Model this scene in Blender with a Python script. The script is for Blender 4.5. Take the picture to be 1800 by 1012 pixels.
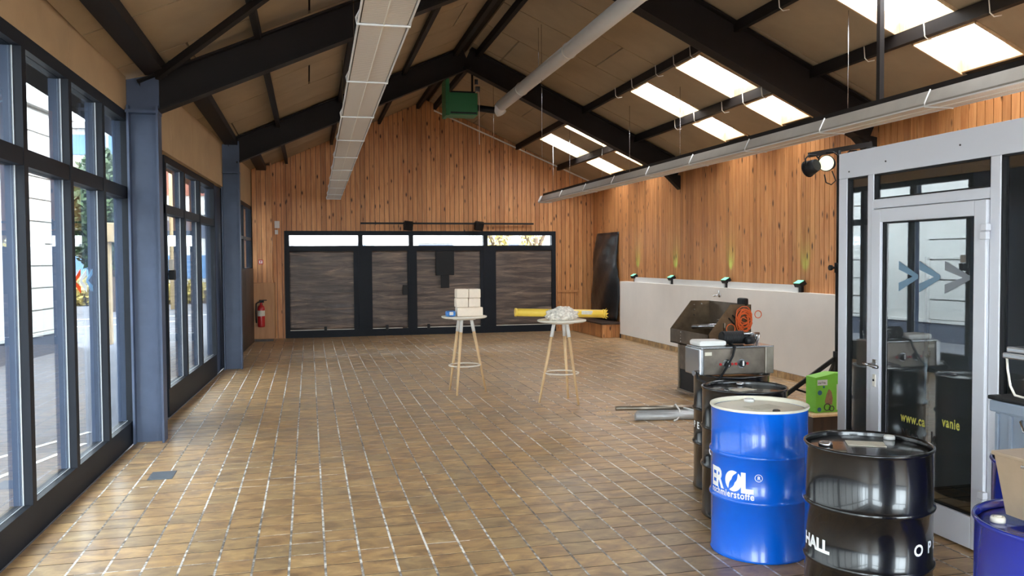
import bpy, bmesh, math, random
from mathutils import Vector, Matrix
random.seed(7)
for o in list(bpy.data.objects):
    bpy.data.objects.remove(o)
SC = bpy.context.scene
COL = SC.collection
PI = math.pi

# ------------------------------------------------------------------ camera
FPX, H = 1455.0, 1.75
dY = Vector((543 - 900, 506 - 459, FPX)).normalized()
dX = Vector((6765 - 900, 506 - 418, FPX))
dX = (dX - dX.dot(dY) * dY).normalized()
dZ = dX.cross(dY)
if dZ.y < 0:
    dZ = -dZ
right = Vector((dX.x, dY.x, dZ.x)); up = Vector((dX.y, dY.y, dZ.y)); fwd = Vector((dX.z, dY.z, dZ.z))
cam_data = bpy.data.cameras.new('camera')
cam_data.sensor_width = 36.0
cam_data.lens = FPX / 1800 * 36
cam_data.clip_start = 0.05
cam_data.clip_end = 500
cam = bpy.data.objects.new('camera', cam_data)
m3 = Matrix((right, up, -fwd)).transposed()
cam.matrix_world = Matrix.Translation((0, 0, H)) @ m3.to_4x4()
COL.objects.link(cam)
SC.camera = cam

# ------------------------------------------------------------------ world, light, exposure
world = bpy.data.worlds.new('sky')
SC.world = world
world.use_nodes = True
wn = world.node_tree.nodes
bgn = wn.get('Background') or wn.new('ShaderNodeBackground')
bgn.inputs['Color'].default_value = (0.93, 0.965, 1.0, 1)
bgn.inputs['Strength'].default_value = 3.2
sun_d = bpy.data.lights.new('sun', 'SUN')
sun_d.energy = 0.0
SC.view_settings.view_transform = 'Standard'
SC.view_settings.look = 'None'
SC.view_settings.gamma = 1.0
SC.view_settings.use_curve_mapping = False
SC.view_settings.exposure = 2.85

def portal(loc, rot, sx, sy):
    l = bpy.data.lights.new('window_portal', 'AREA')
    l.shape = 'RECTANGLE'; l.size = sx; l.size_y = sy
    l.cycles.is_portal = True
    o = bpy.data.objects.new('window_portal', l)
    o.location = loc; o.rotation_euler = rot
    COL.objects.link(o)

# ------------------------------------------------------------------ material helpers
def s(r, g, b):
    f = lambda c: (c / 255 / 12.92) if c / 255 <= 0.04045 else ((c / 255 + 0.055) / 1.055) ** 2.4
    return (f(r), f(g), f(b), 1)

class NT:
    def __init__(self, name):
        self.m = bpy.data.materials.new(name)
        self.m.use_nodes = True
        self.t = self.m.node_tree
        self.n = self.t.nodes
        self.b = self.n.get('Principled BSDF')
        self.out = self.n.get('Material Output')
    def new(self, typ, **kw):
        x = self.n.new(typ)
        for k, v in kw.items():
            if k in ('operation', 'blend_type', 'data_type', 'noise_dimensions', 'bands_direction', 'wave_type', 'feature', 'distance'):
                setattr(x, k, v)
            else:
                x.inputs[k].default_value = v
        return x
    def link(self, a, b):
        self.t.links.new(a, b)
    def ramp(self, fac, stops):
        r = self.n.new('ShaderNodeValToRGB')
        e = r.color_ramp.elements
        while len(e) < len(stops):
            e.new(0.5)
        for i, (p, c) in enumerate(stops):
            e[i].position = p; e[i].color = c
        self.link(fac, r.inputs['Fac'])
        return r.outputs['Color']
    def mapping(self, src, scale, loc=None):
        mp = self.n.new('ShaderNodeMapping')
        mp.inputs['Scale'].default_value = scale
        if loc is not None:
            self.link(loc, mp.inputs['Location'])
        self.link(src, mp.inputs['Vector'])
        return mp.outputs['Vector']
    def bump(self, height, strength=0.2, dist=0.01):
        bp = self.new('ShaderNodeBump', Strength=strength, Distance=dist)
        self.link(height, bp.inputs['Height'])
        self.link(bp.outputs['Normal'], self.b.inputs['Normal'])

def plain(name, col, rough=0.5, metal=0.0, var=0.12, scale=6.0, bump=0.0, coat=0.0, stretch=(1, 1, 1), spec=0.5):
    k = NT(name)
    k.b.inputs['Specular IOR Level'].default_value = spec
    g = k.new('ShaderNodeNewGeometry')
    v = k.mapping(g.outputs['Position'], stretch)
    nz = k.new('ShaderNodeTexNoise', Scale=scale, Detail=5.0, Roughness=0.6)
    k.link(v, nz.inputs['Vector'])
    lo = tuple(c * (1 - var) for c in col[:3]) + (1,)
    hi = tuple(min(1, c * (1 + var)) for c in col[:3]) + (1,)
    k.link(k.ramp(nz.outputs['Fac'], [(0.3, lo), (0.7, hi)]), k.b.inputs['Base Color'])
    k.b.inputs['Roughness'].default_value = rough
    k.b.inputs['Metallic'].default_value = metal
    k.b.inputs['Coat Weight'].default_value = coat
    if bump:
        k.bump(nz.outputs['Fac'], bump, 0.01)
    return k.m

def glass_mat(name, tint, refl=0.045, power=4.0):
    k = NT(name)
    k.n.remove(k.b)
    tr = k.new('ShaderNodeBsdfTransparent'); tr.inputs['Color'].default_value = tint
    gl = k.new('ShaderNodeBsdfGlossy', Roughness=0.005)
    gl.inputs['Color'].default_value = (1, 1, 1, 1)
    lw = k.new('ShaderNodeLayerWeight', Blend=0.5)
    pw = k.new('ShaderNodeMath', operation='POWER'); pw.inputs[1].default_value = power
    k.link(lw.outputs['Facing'], pw.inputs[0])
    ad = k.new('ShaderNodeMath', operation='MULTIPLY_ADD'); ad.inputs[1].default_value = 0.9; ad.inputs[2].default_value = refl
    k.link(pw.outputs[0], ad.inputs[0])
    mx = k.new('ShaderNodeMixShader')
    k.link(ad.outputs[0], mx.inputs[0]); k.link(tr.outputs[0], mx.inputs[1]); k.link(gl.outputs[0], mx.inputs[2])
    k.link(mx.outputs[0], k.out.inputs['Surface'])
    return k.m

def emit_mat(name, col, st):
    k = NT(name)
    k.b.inputs['Base Color'].default_value = col
    k.b.inputs['Emission Color'].default_value = col
    k.b.inputs['Emission Strength'].default_value = st
    return k.m

def rnd_fac(k):
    oi = k.n.new('ShaderNodeObjectInfo')
    g = k.n.new('ShaderNodeNewGeometry')
    ad = k.new('ShaderNodeMath', operation='ADD')
    k.link(oi.outputs['Random'], ad.inputs[0]); k.link(g.outputs['Random Per Island'], ad.inputs[1])
    fr = k.new('ShaderNodeMath', operation='FRACT'); k.link(ad.outputs[0], fr.inputs[0])
    return fr.outputs[0], g.outputs['Position']

def tile_mat(name='glazed brown floor tile', rough=0.34):
    k = NT(name)
    r, pos = rnd_fac(k)
    cb = k.new('ShaderNodeCombineXYZ')
    for i, q in enumerate((37.0, 91.0, 13.0)):
        mu = k.new('ShaderNodeMath', operation='MULTIPLY'); mu.inputs[1].default_value = q
        k.link(r, mu.inputs[0]); k.link(mu.outputs[0], cb.inputs[i])
    v = k.mapping(pos, (5.0, 9.0, 5.0), cb.outputs[0])
    nz = k.new('ShaderNodeTexNoise', Scale=1.0, Detail=6.0, Roughness=0.62, Distortion=0.6)
    k.link(v, nz.inputs['Vector'])
    c1 = k.ramp(nz.outputs['Fac'], [(0.30, s(134, 108, 78)), (0.46, s(176, 146, 104)), (0.6, s(204, 174, 124)), (0.76, s(232, 208, 162))])
    c2 = k.ramp(r, [(0.0, s(160, 144, 124)), (0.35, s(200, 176, 140)), (0.65, s(222, 190, 140)), (1.0, s(186, 152, 112))])
    mx = k.new('ShaderNodeMix', data_type='RGBA', blend_type='MULTIPLY'); mx.inputs[0].default_value = 0.55
    k.link(c1, mx.inputs[6]); k.link(c2, mx.inputs[7])
    br = k.new('ShaderNodeBrightContrast', Bright=0.03, Contrast=0.0)
    k.link(mx.outputs[2], br.inputs['Color'])
    k.link(br.outputs[0], k.b.inputs['Base Color'])
    mr = k.new('ShaderNodeMapRange'); mr.inputs['To Min'].default_value = rough - 0.08; mr.inputs['To Max'].default_value = rough + 0.12
    k.link(nz.outputs['Fac'], mr.inputs['Value']); k.link(mr.outputs[0], k.b.inputs['Roughness'])
    k.bump(nz.outputs['Fac'], 0.25, 0.004)
    return k.m

def wood_mat(name, base, dark, stretch=(10, 10, 0.9), knots=True, rough=0.5, spread=0.3):
    k = NT(name)
    r, pos = rnd_fac(k)
    cb = k.new('ShaderNodeCombineXYZ')
    mu = k.new('ShaderNodeMath', operation='MULTIPLY'); mu.inputs[1].default_value = 60.0
    k.link(r, mu.inputs[0])
    for i in range(3):
        k.link(mu.outputs[0], cb.inputs[i])
    v = k.mapping(pos, stretch, cb.outputs[0])
    nz = k.new('ShaderNodeTexNoise', Scale=2.0, Detail=6.0, Roughness=0.6, Distortion=0.4)
    k.link(v, nz.inputs['Vector'])
    c1 = k.ramp(nz.outputs['Fac'], [(0.3, dark), (0.62, base)])
    c2 = k.ramp(r, [(0.0, (1 - spread, 1 - spread * 1.15, 1 - spread * 1.3, 1)), (0.5, (0.93, 0.92, 0.9, 1)), (1.0, (1, 1, 1, 1))])
    mx = k.new('ShaderNodeMix', data_type='RGBA', blend_type='MULTIPLY'); mx.inputs[0].default_value = 1.0
    k.link(c1, mx.inputs[6]); k.link(c2, mx.inputs[7])
    last = mx.outputs[2]
    if knots:
        v2 = k.mapping(pos, (9.0, 9.0, 3.0), cb.outputs[0])
        vo = k.new('ShaderNodeTexVoronoi', Scale=1.0); k.link(v2, vo.inputs['Vector'])
        kf = k.ramp(vo.outputs['Distance'], [(0.08, (1, 1, 1, 1)), (0.20, (0, 0, 0, 1))])
        m2 = k.new('ShaderNodeMix', data_type='RGBA')
        k.link(kf, m2.inputs[0]); k.link(last, m2.inputs[6]); m2.inputs[7].default_value = s(66, 34, 18)
        last = m2.outputs[2]
    k.link(last, k.b.inputs['Base Color'])
    k.b.inputs['Roughness'].default_value = rough
    k.bump(nz.outputs['Fac'], 0.15, 0.003)
    return k.m

M = {}
M['tile'] = tile_mat()
M['grout'] = plain('grey floor grout', s(66, 54, 44), 0.9, var=0.2, scale=9)
M['wood'] = wood_mat('pine cladding', s(216, 154, 98), s(188, 120, 68))
M['wood_dark'] = wood_mat('dark brown wood', s(80, 62, 50), s(50, 39, 32), knots=False)
M['wood_tan'] = wood_mat('tan smooth wood panel', s(190, 134, 82), s(172, 116, 68), knots=False)
M['oak'] = wood_mat('pale beech wood', s(236, 204, 160), s(222, 184, 136), stretch=(14, 14, 3), knots=False)
M['board'] = plain('tan insulation board', s(160, 138, 108), 0.9, var=0.10, scale=1.6)
M['roof'] = plain('dark roof deck', s(44, 36, 28), 0.9)
M['infill'] = plain('tan infill board', s(182, 152, 114), 0.85, var=0.08, scale=2.0)
M['steel_dark'] = plain('dark brown steel paint', s(34, 29, 27), 0.6, var=0.1, scale=4, spec=0.2)
M['steel_blue'] = plain('slate blue steel paint', s(72, 84, 108), 0.5, var=0.10, scale=5, bump=0.05)
M['frame'] = plain('anthracite aluminium', s(32, 35, 41), 0.5, var=0.06, spec=0.15)
M['outer_daylit'] = plain('outer profile with blue daylight tint', s(50, 62, 84), 0.5, var=0.06, spec=0.3)  # blue of the daylight on the outer frame, put into its colour
M['bead'] = plain('pale grey glazing bead', s(168, 172, 176), 0.5, var=0.03)
M['black'] = plain('black plastic', s(24, 24, 26), 0.5, var=0.1, spec=0.3)
M['black_gloss'] = plain('black drum enamel', s(15, 15, 17), 0.22, var=0.2, scale=3, coat=0.4)
M['blue_gloss'] = plain('blue drum enamel', s(0, 96, 212), 0.25, var=0.05, scale=3, coat=0.4)
M['navy_gloss'] = plain('dark blue drum enamel', s(22, 38, 140), 0.2, var=0.06, scale=3, coat=0.4)
M['white'] = plain('white paint', s(222, 220, 216), 0.5, var=0.03, scale=2)
M['white_alu'] = plain('white powder coated aluminium', s(214, 214, 220), 0.35, var=0.02, scale=2)
M['whitewall'] = plain('white plaster', s(234, 226, 218), 0.8, var=0.04, scale=1.5)
M['cream'] = plain('cream drum lid enamel', s(228, 222, 204), 0.4, var=0.05)
M['letter'] = plain('white lettering', s(236, 238, 240), 0.5, var=0.01)
M['letter_yellow'] = plain('yellow lettering', s(206, 200, 92), 0.6, var=0.02)
M['letter_dark'] = plain('dark grey lettering', s(64, 60, 56), 0.6, var=0.02)
M['chrome'] = plain('brushed steel', s(190, 190, 192), 0.25, 1.0, var=0.06, scale=8)
M['steel_raw'] = plain('stained sheet steel', s(150, 140, 126), 0.38, 0.85, var=0.3, scale=5, bump=0.05)
M['steel_stain'] = plain('smoke stained steel', s(112, 102, 92), 0.4, 0.75, var=0.35, scale=6)
M['steel_brown'] = plain('browned sheet steel', s(122, 106, 86), 0.42, 0.7, var=0.3, scale=7)
M['galv'] = plain('grey plastic pipe', s(184, 184, 184), 0.4, 0.3, var=0.12)
M['white_metal'] = plain('off white lacquered metal', s(228, 220, 206), 0.5, var=0.05)
M['reflector'] = plain('dull grey metal', s(150, 142, 132), 0.5, 0.2, var=0.06)
M['lampgrid'] = None
M['green'] = plain('green enamel', s(40, 110, 62), 0.5, var=0.08)
M['orange'] = plain('orange cable', s(226, 104, 48), 0.5, var=0.05)
M['red'] = plain('red extinguisher enamel', s(176, 34, 34), 0.3, var=0.08)
M['yellow'] = plain('yellow film', s(246, 208, 84), 0.4, var=0.06)
M['brick'] = plain('cream paper wrap', s(242, 226, 206), 0.75, var=0.05, scale=14, bump=0.1)
M['rag'] = plain('grey white rags', s(226, 214, 202), 0.9, var=0.4, scale=38, bump=0.3)
M['cyan'] = plain('blue printed wrap', s(52, 120, 196), 0.4, var=0.5, scale=40)
M['crate'] = plain('blue grey plastic crate', s(126, 136, 150), 0.5, var=0.05)
M['bin'] = plain('brown grey metal bin', s(158, 138, 116), 0.5, 0.2, var=0.12)
M['asphalt'] = plain('grey asphalt', s(74, 74, 80), 0.85, var=0.22, scale=0.9)
M['facade'] = plain('white stone facade', s(176, 174, 170), 0.85, var=0.03, scale=1)
M['plinth'] = plain('blue grey plinth', s(66, 72, 86), 0.85, var=0.1)
M['leaf'] = plain('green leaves', s(46, 64, 30), 0.6, var=0.5, scale=5)
M['leaf_yellow'] = plain('yellow green leaves', s(146, 130, 66), 0.7, var=0.4, scale=3)
M['bark'] = plain('brown bark', s(92, 74, 58), 0.9, var=0.2)
M['post'] = plain('beige post', s(160, 138, 104), 0.7, var=0.06)
M['blueband'] = plain('blue cladding', s(70, 104, 142), 0.5, var=0.1, scale=0.6)
M['brickred'] = plain('red brick wall', s(132, 80, 66), 0.8, var=0.12)
M['paper'] = plain('paper label', s(214, 208, 190), 0.7, var=0.10, scale=30)
M['glass'] = glass_mat('window glass', (0.90, 0.95, 0.97, 1))
M['glass_door'] = glass_mat('door glass', (0.62, 0.66, 0.68, 1), refl=0.16, power=3.0)
M['glass_sky'] = glass_mat('skylight glazing', (0.97, 0.985, 1.0, 1), refl=0.03)
M['glow_green'] = emit_mat('green lamp lens', (0.25, 0.95, 0.55, 1), 0.10)
M['glow_warm'] = emit_mat('pale yellow lamp lens', (1.0, 1.0, 0.66, 1), 0.12)

def grid_mat():
    k = NT('pale wire mesh')
    g = k.new('ShaderNodeNewGeometry')
    wv = k.new('ShaderNodeTexWave', wave_type='BANDS', bands_direction='Y', Scale=14.0, Distortion=0.0)
    k.link(g.outputs['Position'], wv.inputs['Vector'])
    k.link(k.ramp(wv.outputs['Fac'], [(0.2, s(186, 172, 158)), (0.7, s(232, 222, 210))]), k.b.inputs['Base Color'])
    k.b.inputs['Roughness'].default_value = 0.5
    k.bump(wv.outputs['Fac'], 0.4, 0.006)
    return k.m
M['lampgrid'] = grid_mat()

def foil_mat():
    k = NT('dark translucent film')
    g = k.new('ShaderNodeNewGeometry')
    v = k.mapping(g.outputs['Position'], (0.7, 1, 6.5))
    nz = k.new('ShaderNodeTexNoise', Scale=1.6, Detail=7.0, Roughness=0.65, Distortion=0.8)
    k.link(v, nz.inputs['Vector'])
    k.link(k.ramp(nz.outputs['Fac'], [(0.30, s(58, 52, 50)), (0.46, s(88, 76, 70)), (0.6, s(122, 104, 92)), (0.76, s(180, 154, 134))]), k.b.inputs['Base Color'])  # paler streaks paint the light showing through the film
    k.b.inputs['Roughness'].default_value = 0.42
    k.bump(nz.outputs['Fac'], 0.5, 0.03)
    return k.m
M['foil'] = foil_mat()

def chalk_mat():
    k = NT('chalky grout')
    g = k.new('ShaderNodeNewGeometry')
    nz = k.new('ShaderNodeTexNoise', Scale=0.55, Detail=3.0, Roughness=0.7)
    k.link(g.outputs['Position'], nz.inputs['Vector'])
    n2 = k.new('ShaderNodeTexNoise', Scale=14.0, Detail=4.0, Roughness=0.7)
    k.link(g.outputs['Position'], n2.inputs['Vector'])
    ad = k.new('ShaderNodeMath', operation='ADD'); k.link(nz.outputs['Fac'], ad.inputs[0]); k.link(n2.outputs['Fac'], ad.inputs[1])
    k.link(k.ramp(ad.outputs[0], [(0.40, s(100, 90, 82)), (0.48, s(150, 142, 134)), (0.56, s(236, 232, 226))]), k.b.inputs['Base Color'])
    # ramp position is clamped to 0..1, so halve the sum first
    hv = k.new('ShaderNodeMath', operation='MULTIPLY'); hv.inputs[1].default_value = 0.5
    k.link(ad.outputs[0], hv.inputs[0])
    rp = [n for n in k.n if n.type == 'VALTORGB'][0]
    k.link(hv.outputs[0], rp.inputs['Fac'])
    k.b.inputs['Roughness'].default_value = 0.85
    return k.m
M['chalk'] = chalk_mat()

# ------------------------------------------------------------------ mesh helpers
class B:
    """collects shapes in world coordinates; build() links them as ONE mesh object"""
    def __init__(self):
        self.v = []; self.f = []; self.sm = []
    def add(self, vs, fs, smooth=False):
        n = len(self.v)
        self.v += [Vector(p) for p in vs]
        self.f += [tuple(i + n for i in q) for q in fs]
        self.sm += [smooth] * len(fs)
        return self
    def hexa(self, p):
        return self.add(p, [(3, 2, 1, 0), (4, 5, 6, 7), (0, 1, 5, 4), (1, 2, 6, 5), (2, 3, 7, 6), (3, 0, 4, 7)])
    def box(self, x0, x1, y0, y1, z0, z1):
        return self.hexa([(x0, y0, z0), (x1, y0, z0), (x1, y1, z0), (x0, y1, z0), (x0, y0, z1), (x1, y0, z1), (x1, y1, z1), (x0, y1, z1)])
    def obox(self, c, size, mat=None):
        """box centred at c with a 3x3 orientation, small chamfer left out"""
        hx, hy, hz = size[0] / 2, size[1] / 2, size[2] / 2
        pts = [(-hx, -hy, -hz), (hx, -hy, -hz), (hx, hy, -hz), (-hx, hy, -hz), (-hx, -hy, hz), (hx, -hy, hz), (hx, hy, hz), (-hx, hy, hz)]
        c = Vector(c)
        return self.hexa([c + (mat @ Vector(p) if mat else Vector(p)) for p in pts])
    def cbox(self, x0, x1, y0, y1, z0, z1, ch=0.01):
        """box with chamfered edges"""
        bm = bmesh.new()
        bmesh.ops.create_cube(bm, size=1.0)
        for q in bm.verts:
            q.co = Vector(((x0 + x1) / 2 + q.co.x * (x1 - x0), (y0 + y1) / 2 + q.co.y * (y1 - y0), (z0 + z1) / 2 + q.co.z * (z1 - z0)))
        bmesh.ops.bevel(bm, geom=list(bm.edges), offset=ch, segments=2, affect='EDGES', profile=0.6)
        bm.verts.ensure_lookup_table()
        bm.verts.index_update()
        self.add([q.co.copy() for q in bm.verts], [tuple(q.index for q in f.verts) for f in bm.faces])
        bm.free()
        return self
    def bar(self, a, b, w, d, upv=(0, 0, 1)):
        """rectangular bar from a to b, w across, d along up"""
        a, b = Vector(a), Vector(b)
        t = (b - a).normalized(); u = Vector(upv)
        sd = t.cross(u)
        if sd.length < 1e-5:
            sd = t.cross(Vector((1, 0, 0)))
        sd.normalize(); u = sd.cross(t).normalized()
        q = []
        for p in (a, b):
            q += [p - sd * w / 2 - u * d / 2, p + sd * w / 2 - u * d / 2, p + sd * w / 2 + u * d / 2, p - sd * w / 2 + u * d / 2]
        return self.add(q, [(3, 2, 1, 0), (4, 5, 6, 7), (0, 1, 5, 4), (1, 2, 6, 5), (2, 3, 7, 6), (3, 0, 4, 7)])
    def ibeam(self, a, b, d, w, upv=(0, 0, 1), tf=0.016, tw=0.012):
        a, b = Vector(a), Vector(b)
        t = (b - a).normalized(); u = Vector(upv)
        sd = t.cross(u).normalized(); u = sd.cross(t).normalized()
        h = d / 2
        prof = [(-w / 2, -h), (w / 2, -h), (w / 2, -h + tf), (tw / 2, -h + tf), (tw / 2, h - tf), (w / 2, h - tf), (w / 2, h), (-w / 2, h), (-w / 2, h - tf), (-tw / 2, h - tf), (-tw / 2, -h + tf), (-w / 2, -h + tf)]
        n = len(prof)
        vs = [p + sd * x + u * y for p in (a, b) for x, y in prof]
        fs = [(i, (i + 1) % n, n + (i + 1) % n, n + i) for i in range(n)]
        for o in (0, n):
            fs += [(o + 0, o + 1, o + 2, o + 11), (o + 11, o + 2, o + 3, o + 10), (o + 10, o + 3, o + 4, o + 9), (o + 8, o + 9, o + 4, o + 5), (o + 8, o + 5, o + 6, o + 7)]
        return self.add(vs, fs)
    def cyl(self, a, b, r0, r1=None, n=16, cap=True, smooth=True):
        r1 = r0 if r1 is None else r1
        a, b = Vector(a), Vector(b)
        t = (b - a).normalized()
        x = t.orthogonal().normalized(); y = t.cross(x)
        vs = []
        for p, r in ((a, r0), (b, r1)):
            vs += [p + (x * math.cos(2 * PI * i / n) + y * math.sin(2 * PI * i / n)) * r for i in range(n)]
        self.add(vs, [(i, (i + 1) % n, n + (i + 1) % n, n + i) for i in range(n)], smooth)
        if cap:
            k = len(self.v) - 2 * n
            self.f += [tuple(k + i for i in reversed(range(n))), tuple(k + n + i for i in range(n))]
            self.sm += [False, False]
        return self
    def tube(self, pts, r, n=8, closed=False):
        pts = [Vector(p) for p in pts]
        m = len(pts)
        vs = []; prev = None
        for i, p in enumerate(pts):
            t = (pts[(i + 1) % m] - pts[i - 1]) if closed else (pts[min(i + 1, m - 1)] - pts[max(i - 1, 0)])
            t.normalize()
            x = t.orthogonal().normalized() if prev is None else (prev - t * prev.dot(t)).normalized()
            prev = x
            y = t.cross(x)
            vs += [p + (x * math.cos(2 * PI * j / n) + y * math.sin(2 * PI * j / n)) * r for j in range(n)]
        fs = []
        for i in range(m if closed else m - 1):
            k = (i + 1) % m
            for j in range(n):
                fs.append((i * n + j, i * n + (j + 1) % n, k * n + (j + 1) % n, k * n + j))
        if not closed:
            fs += [tuple(reversed(range(n))), tuple((m - 1) * n + j for j in range(n))]
        return self.add(vs, fs, True)
    def lathe(self, c, prof, n=40, capb=True, capt=True, smooth=True):
        """prof: list of (r, z) from the bottom up around the vertical axis at c"""
        c = Vector(c); vs = []
        for r, z in prof:
            vs += [c + Vector((r * math.cos(2 * PI * j / n), r * math.sin(2 * PI * j / n), z)) for j in range(n)]
        fs = []
        for i in range(len(prof) - 1):
            for j in range(n):
                fs.append((i * n + j, i * n + (j + 1) % n, (i + 1) * n + (j + 1) % n, (i + 1) * n + j))
        self.add(vs, fs, smooth)
        k = len(self.v) - len(vs)
        if capb:
            self.f.append(tuple(k + j for j in reversed(range(n)))); self.sm.append(False)
        if capt:
            self.f.append(tuple(k + (len(prof) - 1) * n + j for j in range(n))); self.sm.append(False)
        return self
    def prism(self, poly, d):
        """extrude a planar polygon (list of 3-D points) along vector d"""
        poly = [Vector(p) for p in poly]; d = Vector(d); n = len(poly)
        return self.add(poly + [p + d for p in poly], [tuple(reversed(range(n))), tuple(n + i for i in range(n))] + [(i, (i + 1) % n, n + (i + 1) % n, n + i) for i in range(n)])
    def build(self, name, mat, parent=None, recalc=True, base=None):
        me = bpy.data.meshes.new(name)
        off = Vector((0, 0, 0))
        if parent is not None:
            p = parent
            while p is not None:
                off += Vector(p.location); p = p.parent
        loc = Vector(base) if base is not None else Vector((0, 0, 0))
        me.from_pydata([tuple(q - off - loc) for q in self.v], [], self.f)
        me.polygons.foreach_set('use_smooth', self.sm)
        if recalc:
            bm = bmesh.new(); bm.from_mesh(me)
            bmesh.ops.recalc_face_normals(bm, faces=bm.faces)
            bm.to_mesh(me); bm.free()
        if mat is not None:
            me.materials.append(M[mat] if isinstance(mat, str) else mat)
        o = bpy.data.objects.new(name, me)
        o.location = loc
        COL.objects.link(o)
        if parent is not None:
            o.parent = parent
        return o

def tag(o, label, cat=None, group=None, kind=None):
    o['label'] = label
    if cat: o['category'] = cat
    if group: o['group'] = group
    if kind: o['kind'] = kind
    return o
def thing(name, loc, label, cat=None, group=None, kind=None):
    o = bpy.data.objects.new(name, None)
    o.empty_display_size = 0.1
    o.location = loc
    COL.objects.link(o)
    return tag(o, label, cat, group, kind)
def struct(o, label):
    o['kind'] = 'structure'; o['label'] = label
    return o

def text_mesh(txt, size, weight=0.0, shear=0.0, spacing=1.0, align='LEFT'):
    """flat text outline as (verts, faces) in the XY plane, origin at the baseline"""
    cu = bpy.data.curves.new('lettering', 'FONT')
    cu.body = txt; cu.size = size; cu.offset = weight; cu.shear = shear
    cu.space_character = spacing; cu.align_x = align
    cu.resolution_u = 3
    ob = bpy.data.objects.new('lettering', cu)
    COL.objects.link(ob)
    dg = bpy.context.evaluated_depsgraph_get()
    me = bpy.data.meshes.new_from_object(ob.evaluated_get(dg))
    bm = bmesh.new(); bm.from_mesh(me)
    bmesh.ops.triangulate(bm, faces=bm.faces)
    for _ in range(2):
        long = [e for e in bm.edges if e.calc_length() > size * 0.35]
        if long:
            bmesh.ops.subdivide_edges(bm, edges=long, cuts=1)
            bmesh.ops.triangulate(bm, faces=bm.faces)
    bm.verts.index_update()
    vs = [v.co.copy() for v in bm.verts]; fs = [tuple(v.index for v in f.verts) for f in bm.faces]
    bm.free()
    bpy.data.objects.remove(ob); bpy.data.curves.remove(cu); bpy.data.meshes.remove(me)
    return vs, fs
def islands(vs, fs):
    par = list(range(len(vs)))
    def find(a):
        while par[a] != a:
            par[a] = par[par[a]]; a = par[a]
        return a
    for f in fs:
        for q in f[1:]:
            par[find(q)] = find(f[0])
    gr_ = {}
    for f in fs:
        gr_.setdefault(find(f[0]), []).append(f)
    for k, ff in gr_.items():
        idx = sorted({q for f in ff for q in f}); mp = {q: i for i, q in enumerate(idx)}
        yield [vs[q] for q in idx], [tuple(mp[q] for q in f) for f in ff]
def on_cyl(vs, c, r, ang, z):
    """wrap flat text on a vertical cylinder; ang = angle (rad) of the text origin, reading left to right seen from outside"""
    out = []
    for p in vs:
        a = ang + p.x / r
        out.append(Vector((c[0] + r * math.cos(a), c[1] + r * math.sin(a), z + p.y)))
    return out

# ================================================================== THE SETTING
RX, RZ, SL = 2.72, 5.50, 0.45                     # ridge position, height, roof slope
XR, YB, YN = 6.86, 19.45, -3.0                    # right wall, back wall, rear end of the hall
def roofz(x):
    return RZ - SL * abs(x - RX)
def wallx(y):
    return -1.732 + (y - 5.214) * 0.0171 if y < 8.73 else -1.602 + (y - 8.73) * 0.0405

def project(p):
    d = Vector(p) - Vector((0, 0, H))
    c = (d.dot(right), d.dot(up), d.dot(fwd))
    if c[2] < 0.1:
        return None
    return 900 + FPX * c[0] / c[2], 506 - FPX * c[1] / c[2]

# ---- floor
fl = B().box(-1.95, 7.1, YN - 0.2, YB + 0.2, -0.2, 0.0)
fl.v = [Vector((max(p.x, wallx(p.y) - 0.05), p.y, p.z)) for p in fl.v]
floor = struct(fl.build('floor', 'grout'), 'brown glazed tile floor of the hall')
PX, PY = 0.202, 0.2055
X0, Y0 = -0.135, 4.818
def tile_geo(b, x0, y0, zt):
    xa, xb, ya, yb, c = x0 + 0.0065, x0 + PX - 0.0065, y0 + 0.0045, y0 + PY - 0.0045, 0.0007
    zl = zt - 0.006
    vs = [(xa, ya, zl), (xb, ya, zl), (xb, yb, zl), (xa, yb, zl), (xa + c, ya + c, zt), (xb - c, ya + c, zt), (xb - c, yb - c, zt), (xa + c, yb - c, zt)]
    vs = [(max(p[0], wallx(p[1]) + 0.02), p[1], p[2]) for p in vs]
    b.add(vs, [(4, 5, 6, 7), (0, 1, 5, 4), (1, 2, 6, 5), (2, 3, 7, 6), (3, 0, 4, 7)])
cells = []
for i in range(-9, 35):
    for j in range(-38, 72):
        x0, y0 = X0 + i * PX, Y0 + j * PY
        if x0 + PX < wallx(y0) + 0.03 or x0 > XR - 0.2 or y0 > YB - 0.02 or y0 < YN:
            continue
        area = 0
        q = project((x0 + PX / 2, y0 + PY / 2, 0))
        if q and 0 <= q[0] <= 1800 and 0 <= q[1] <= 1012:
            if not (q[0] > 1240 and q[1] > 760):
                area = 1.0 / ((y0 + 0.1) ** 2 + x0 * x0)
        cells.append((area, x0, y0, i, j))
cells.sort(key=lambda c: -c[0])
tb = B(); tile_geo(tb, 0, 0, 0.006)
for p in tb.v:
    pass
tile0 = None
for n, (a, x0, y0, i, j) in enumerate(cells[:300]):
    if tile0 is None or x0 < wallx(y0) + 0.02:
        t = B(); tile_geo(t, x0, y0, 0.006)
        o = t.build('tile', 'tile', floor, recalc=False, base=(x0, y0, 0))
        if x0 >= wallx(y0) + 0.02 and tile0 is None:
            tile0 = o
    else:
        o = tile0.copy(); COL.objects.link(o); o.parent = floor
        o.location = (x0, y0, random.uniform(-0.0006, 0.0006))
    if n == 0 or True:
        o.location.z = random.uniform(-0.0006, 0.0006)
t = B()
for (a, x0, y0, i, j) in cells[300:]:
    tile_geo(t, x0, y0, 0.006 + random.uniform(-0.0005, 0.0005))
o = t.build('tile_field', 'tile', floor, recalc=False); o['kind'] = 'stuff'
gr = B()
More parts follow.
